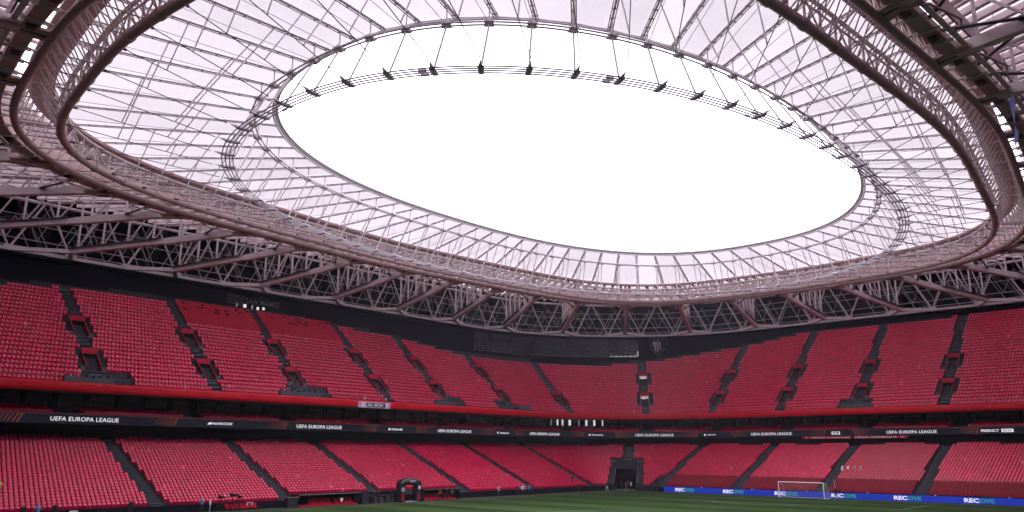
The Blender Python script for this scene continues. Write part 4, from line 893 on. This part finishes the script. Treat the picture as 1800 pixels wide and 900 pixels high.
for s in (-1, 1):
    bb = MB(); bb.add([(-37.03, 1.6+s*1.56-.25, .25), (-37.03, 1.6+s*1.56+.25, .25), (-37.03, 1.6+s*1.56+.1, 1.2), (-37.03, 1.6+s*1.56-.05, 1.2)], [(0, 1, 2, 3)]); bb.obj('red_print', M_redp, arch)
bb = MB(); bb.box((-37.6, 1.6, .03), (.9, 0, 0), (0, 1.1, 0), (0, 0, .03)); bb.obj('threshold_mat', M_grey, arch)
# ---- television cameras
def tv_camera(x, y, h, rot, label):
    t_ = thing('television_camera', (x, y, 0), label, 'camera'); c, s = math.cos(rot), math.sin(rot); f = np.array([c, s, 0]); r = np.array([-s, c, 0]); o_ = np.array([x, y, 0])
    for k in range(3):
        a_ = rot+2.1*k; bar_obj('tripod_leg', o_+[.45*math.cos(a_), .45*math.sin(a_), 0], o_+[0, 0, h-.35], .035, M_dark, t_)
    bb_ = MB(); bb_.box(o_+[0, 0, h-.1], f*.32, r*.14, (0, 0, .16)); bb_.box(o_+f*-.25+[0, 0, h+.1], f*.1, r*.1, (0, 0, .07)); bb_.obj('body', M_dark, t_)
    bb_ = MB(); bb_.tube([o_+f*.3+[0, 0, h-.08], o_+f*.75+[0, 0, h-.08]], .12, 10); bb_.obj('lens', M_dark, t_)
    bb_ = MB(); bb_.tube([o_+[0, 0, h-.3], o_+f*-.7+[0, 0, h-.5]], .02, 5); bb_.obj('pan_handle', M_dark, t_)
tv_camera(-37.9, -27.7, 1.75, .3, 'leftmost black television camera on tripod by the touchline')
tv_camera(-37.7, -26.3, 1.95, .5, 'tallest black television camera on tripod, middle of three')
tv_camera(-38.0, -25.2, 1.70, -.2, 'right-hand black television camera on tripod near the red bench')
tv_camera(-37.6, 46.6, 1.55, -.9, 'black television camera on tripod at the far corner')
# ---- people
def person(x, y, z, rot, kind, top, legs, label, hgt=1.0, shoes=None):
    me_ = POSE[kind].copy(); me_.materials.clear()
    for m_ in (top, legs, M_skin, M_hair, shoes or M_dark): me_.materials.append(m_)
    co = np.empty(len(me_.vertices)*3); me_.vertices.foreach_get('co', co); co = co.reshape(-1, 3)
    hx, hz = abs(co[:, 0]), co[:, 2]; idx = []
    for p_ in me_.polygons:
        c = co[list(p_.vertices)].mean(0)
        if kind == 'bend':
            rr_ = math.hypot(c[1], c[2]-.97); m_ = (1 if c[2] < .93 else 0) if rr_ < .62 or c[2] < .85 else (3 if c[2] > 1.42 else 2)
            if c[2] < .1: m_ = 4
        else:
            if c[2] > 1.55: m_ = 3 if (c[2] > 1.70 or c[1] > .03) else 2
            elif c[2] > .96: m_ = 0
            elif abs(c[0]) > .21: m_ = 2 if c[2] < .88 else 0
            elif c[2] < .09: m_ = 4
            else: m_ = 1
            if kind == 'arms' and c[1] < -.36: m_ = 2
        idx.append(m_)
    me_.polygons.foreach_set('material_index', idx); me_.polygons.foreach_set('use_smooth', [True]*len(idx))
    o_ = link('person', me_); o_.location = (x, y, z); o_.rotation_euler = (0, 0, rot); o_.scale = (hgt,)*3
    return tag(o_, label, 'person')
H = math.pi/2
person(-38.0, -17.3, 0, H+.4, 'bend', M_fluo, M_dark, 'person in orange vest bending over by the dark box')
person(-37.9, 8.2, 0, H, 'stand', M_fluo, M_dark, 'person in orange vest standing before the right dugout')
person(-37.4, -4.95, 0, H+.3, 'stand', M_dark, M_dark, 'person in black suit, left of the pair by the players entrance', 1.03)
person(-37.3, -4.2, 0, H-.5, 'stand', M_dark, M_dark, 'person in black suit, right of the pair by the players entrance')
person(-38.0, 9.7, 0, H+.8, 'stand', M_dark, M_dark, 'person in black with back turned at the right dugout')
person(-37.9, 10.6, 0, H-.8, 'walk', M_jviolet, M_dark, 'person in violet top walking past the right dugout')
person(-37.6, -38.4, 0, H+.2, 'stand', M_dark, M_dark, 'person in black standing below the first aisle', 1.05)
person(-37.8, -30.1, 0, H-.6, 'arms', M_jblue, M_dark, 'person in blue and black holding gear near the cameras')
person(-37.9, -29.0, 0, H+1, 'stand', M_jwhite, M_grey, 'person in pale shirt next to the leftmost camera', .92)
person(-41.35, -50.4, 2.3, H, 'arms', M_yel, M_dark, 'person in yellow vest at the left edge among the seats')
person(-37.6, -49.0, 0, H, 'stand', M_dark, M_dark, 'person in dark clothes at the bottom left edge')
person(-37.7, -47.6, 0, H+.4, 'arms', M_jblue, M_dark, 'person in light blue shirt at the bottom left')
person(-37.5, -46.1, 0, H-.4, 'stand', M_dark, M_dark, 'person in black near the bottom left, right of the blue shirt')
person(-38.0, 21.3, 0, H, 'walk', M_grey, M_dark, 'person in grey top walking along the far touchline')
for k, (y, kd, tp_, lb) in enumerate(((25.9, 'stand', M_dark, 'person in black at the left of the far touchline group'), (26.9, 'arms', M_jwhite, 'person in white shirt in the far touchline group'), (27.8, 'stand', M_jviolet, 'person in violet bib in the far touchline group'), (28.6, 'arms', M_jblue, 'person in blue shirt in the far touchline group'), (29.5, 'stand', M_dark, 'person in black at the right of the far touchline group'))):
    person(-38.0+.3*(k % 2), y, 0, H+.5*(k-2), kd, tp_, M_dark, lb)
person(-40.4, 44.2, 1.35, H, 'stand', M_dark, M_dark, 'person in black standing up on the far corner steps')
person(-37.9, 43.0, 0, H, 'stand', M_dark, M_dark, 'person in black below the far corner steps')
person(-37.5, 47.6, 0, H-.7, 'arms', M_dark, M_dark, 'person in black behind the far corner camera')
person(-37.3, 48.5, 0, H+.6, 'stand', M_dark, M_dark, 'person in black right of the far corner camera')
person(-37.1, 50.6, 0, H, 'walk', M_dark, M_jwhite, 'person in black top and white trousers near the tunnel')
person(-35.0, 55.7, 0, 2.6, 'stand', M_jwhite, M_dark, 'person in white shirt at the right of the tunnel mouth')
person(-36.1, 56.4, 0, 2.2, 'stand', M_dark, M_dark, 'person in black inside the tunnel mouth')
person(-30.6, 55.7, 0, 3.1, 'bend', M_dark, M_dark, 'person in black crouching left of the blue board, first of two', .8)
person(-29.6, 55.6, 0, 2.8, 'stand', M_dark, M_dark, 'person in black left of the blue board, second of two', .8)
person(4.55, 55.3, 0, 3.3, 'stand', M_dark, M_dark, 'person in black between goal and blue board')
pole = thing('remote_camera_pole', (4.3, 55.6, 0), 'thin pale pole with bracket standing right of the goal', 'pole')
bb = MB(); bb.tube([(4.35, 55.9, 0), (4.2, 55.9, 2.9), (3.9, 55.9, 2.95)], .03, 6); bb.obj('shaft', M_jwhite, pole); bb = MB(); bb.box((3.85, 55.9, 2.9), (.1, 0, 0), (0, .08, 0), (0, 0, .07)); bb.obj('head', M_dark, pole)
# white covers over four seats of the end stand
for x, m_, lb in ((2.6, M_jwhite, 'white cover over a seat beside the aisle, left of two'), (3.6, M_jwhite, 'white cover over a seat beside the aisle, right of two'), (4.7, M_greyd, 'grey cover over a seat, third of the covered four'), (5.7, M_greyd, 'grey cover over a seat, last of the covered four')):
    d, z = lower_row(11); b_ = MB(); Y_ = 58+d; G = []
    for yy, zz, ww in ((-.2, .12, .20), (-.19, .70, .17), (-.05, .80, .13), (.1, .95, .09), (.2, .9, .10), (.22, .5, .16)): G.append([(x-ww, Y_+.2+yy, z+zz), (x, Y_+.17+yy, z+zz+.03), (x+ww, Y_+.2+yy, z+zz)])
    b_.grid(G); tag(b_.obj('seat_cover', m_, None, True), lb, 'cover')
# ---- banners
ban = thing('fan_banner', (-49.6, 3.5, 14), 'white and black lettered cloth banner tied over the red fascia', 'banner')
ug = us(.0007, .0154, 14); ug2 = np.array(ug)
bb = MB(); bb.grid(np.stack([np.concatenate([UF.at(ug)+(-.24-.05*np.sin(ug*1400))[:, None]*UF.nor(ug), np.full((14, 1), z)], -1) for z in (14.0, 14.45, 14.9)], 1)); bb.obj('cloth', mat('banner_pale', (.62, .50, .66), .8, 0, .3, 2.5), ban)
ug = us(.0043, .0130, 10); bb = MB(); bb.grid(np.stack([UF.p3(ug, z, -.31) for z in (14.12, 14.76)], 1)); bb.obj('dark_field', M_dark, ban)
text_loop('lettering', 'iron', UF, .0047, .0118, 14.22, 14.66, -.33, M_jwhite, ban)
for k in range(4):
    patch(UF, .0009, .0019, 14.1+.2*k, 14.17+.2*k, -.32).obj('stripe', M_redp, ban); patch(UF, .0143, .0152, 14.1+.2*k, 14.17+.2*k, -.32).obj('stripe', M_redp, ban)
for u, lb in ((.0040, 'white bottle on the ledge above the banner, left end'), (.0137, 'white bottle on the ledge above the banner, right end')):
    q = UF.p3(u, 15.26, .02); b_ = MB(); b_.tube([q, q+[0, 0, .3], q+[0, 0, .36], q+[0, 0, .48]], [.09, .09, .05, .045], 8); tag(b_.obj('bottle', M_jwhite, None, True), lb, 'bottle')
bn2 = thing('memorial_banner', (2, 78, 9.8), 'long red cloth banner with white capitals under the ribbon board', 'banner')
ug = us(.2318, .2518, 14); bb = MB(); bb.grid(np.stack([CL.p3(ug, z, -.10) for z in (9.80, 10.27)], 1)); bb.obj('cloth', M_redp, bn2)
ug = us(.2525, .2726, 14); bb = MB(); bb.grid(np.stack([CL.p3(ug, z, -.10) for z in (9.80, 10.27)], 1)); bb.obj('cloth', M_redp, bn2)
text_loop('lettering', 'inigo', CL, .2356, .2511, 9.88, 10.2, -.125, M_jwhite, bn2); text_loop('lettering', 'herri', CL, .2529, .2688, 9.88, 10.17, -.125, M_jwhite, bn2)
for u in (.2335, .2707):
    bb = MB(); c = CL.p3(u, 10.03, -.13); n_ = CL.nor(u); t_ = np.array([-n_[1], n_[0], 0]); bb.add([c+t_*.34*math.cos(k)+np.array([0, 0, .15*math.sin(k)]) for k in a], [tuple(range(16))]); bb.obj('emblem', M_grey, bn2)
# ---- blue flag hanging from the roof at the right
fl = thing('hanging_flag', (46.2, -13, 30), 'blue flag hanging on ropes under the roof at the right edge', 'flag')
G = [[np.array([46.1-.55*s_+.12*math.sin(s_*7+k), -14.6+2.6*s_, 32.6-.55*s_-k*.62*(1+.25*s_)]) for k in range(5)] for s_ in np.linspace(0, 1, 8)]
bb = MB(); bb.grid(G); bb.obj('cloth', M_flag, fl, True)
bb = MB(); c_ = G[4][2]-np.array([.09, 0.05, 0]); bb.add([c_+np.array([-.12, .35*y, .3*z]) for y, z in ((-1, .2), (-.2, 1), (.5, .3), (.1, -1))], [(0, 1, 2, 3)]); bb.obj('white_mark', M_jwhite, fl)
for s_ in (0, 7): bar_obj('rope', G[s_][0], (G[s_][0][0]-.3, G[s_][0][1]-.6, 38.5), .02, M_grail, fl, n=4)

# ================================================================== HAZE added to stand in for lens glare
hm = bpy.data.materials.new('glare_haze'); hm.use_nodes = True; ht = hm.node_tree; ht.nodes.clear()
ho = ht.nodes.new('ShaderNodeOutputMaterial'); hv = ht.nodes.new('ShaderNodeVolumePrincipled'); ht.links.new(hv.outputs[0], ho.inputs['Volume'])
hv.inputs['Color'].default_value = (.86, .84, 1.0, 1); hv.inputs['Density'].default_value = .00027; hv.inputs['Anisotropy'].default_value = .35
bb = MB(); bb.box((0, 0, 22.5), (420, 0, 0), (0, 420, 0), (0, 0, 24.5)); hz = bb.obj('haze', hm); hz['kind'] = 'stuff'; hz['label'] = 'thin pale haze added for lens glare across the stadium bowl'; hz['category'] = 'haze'
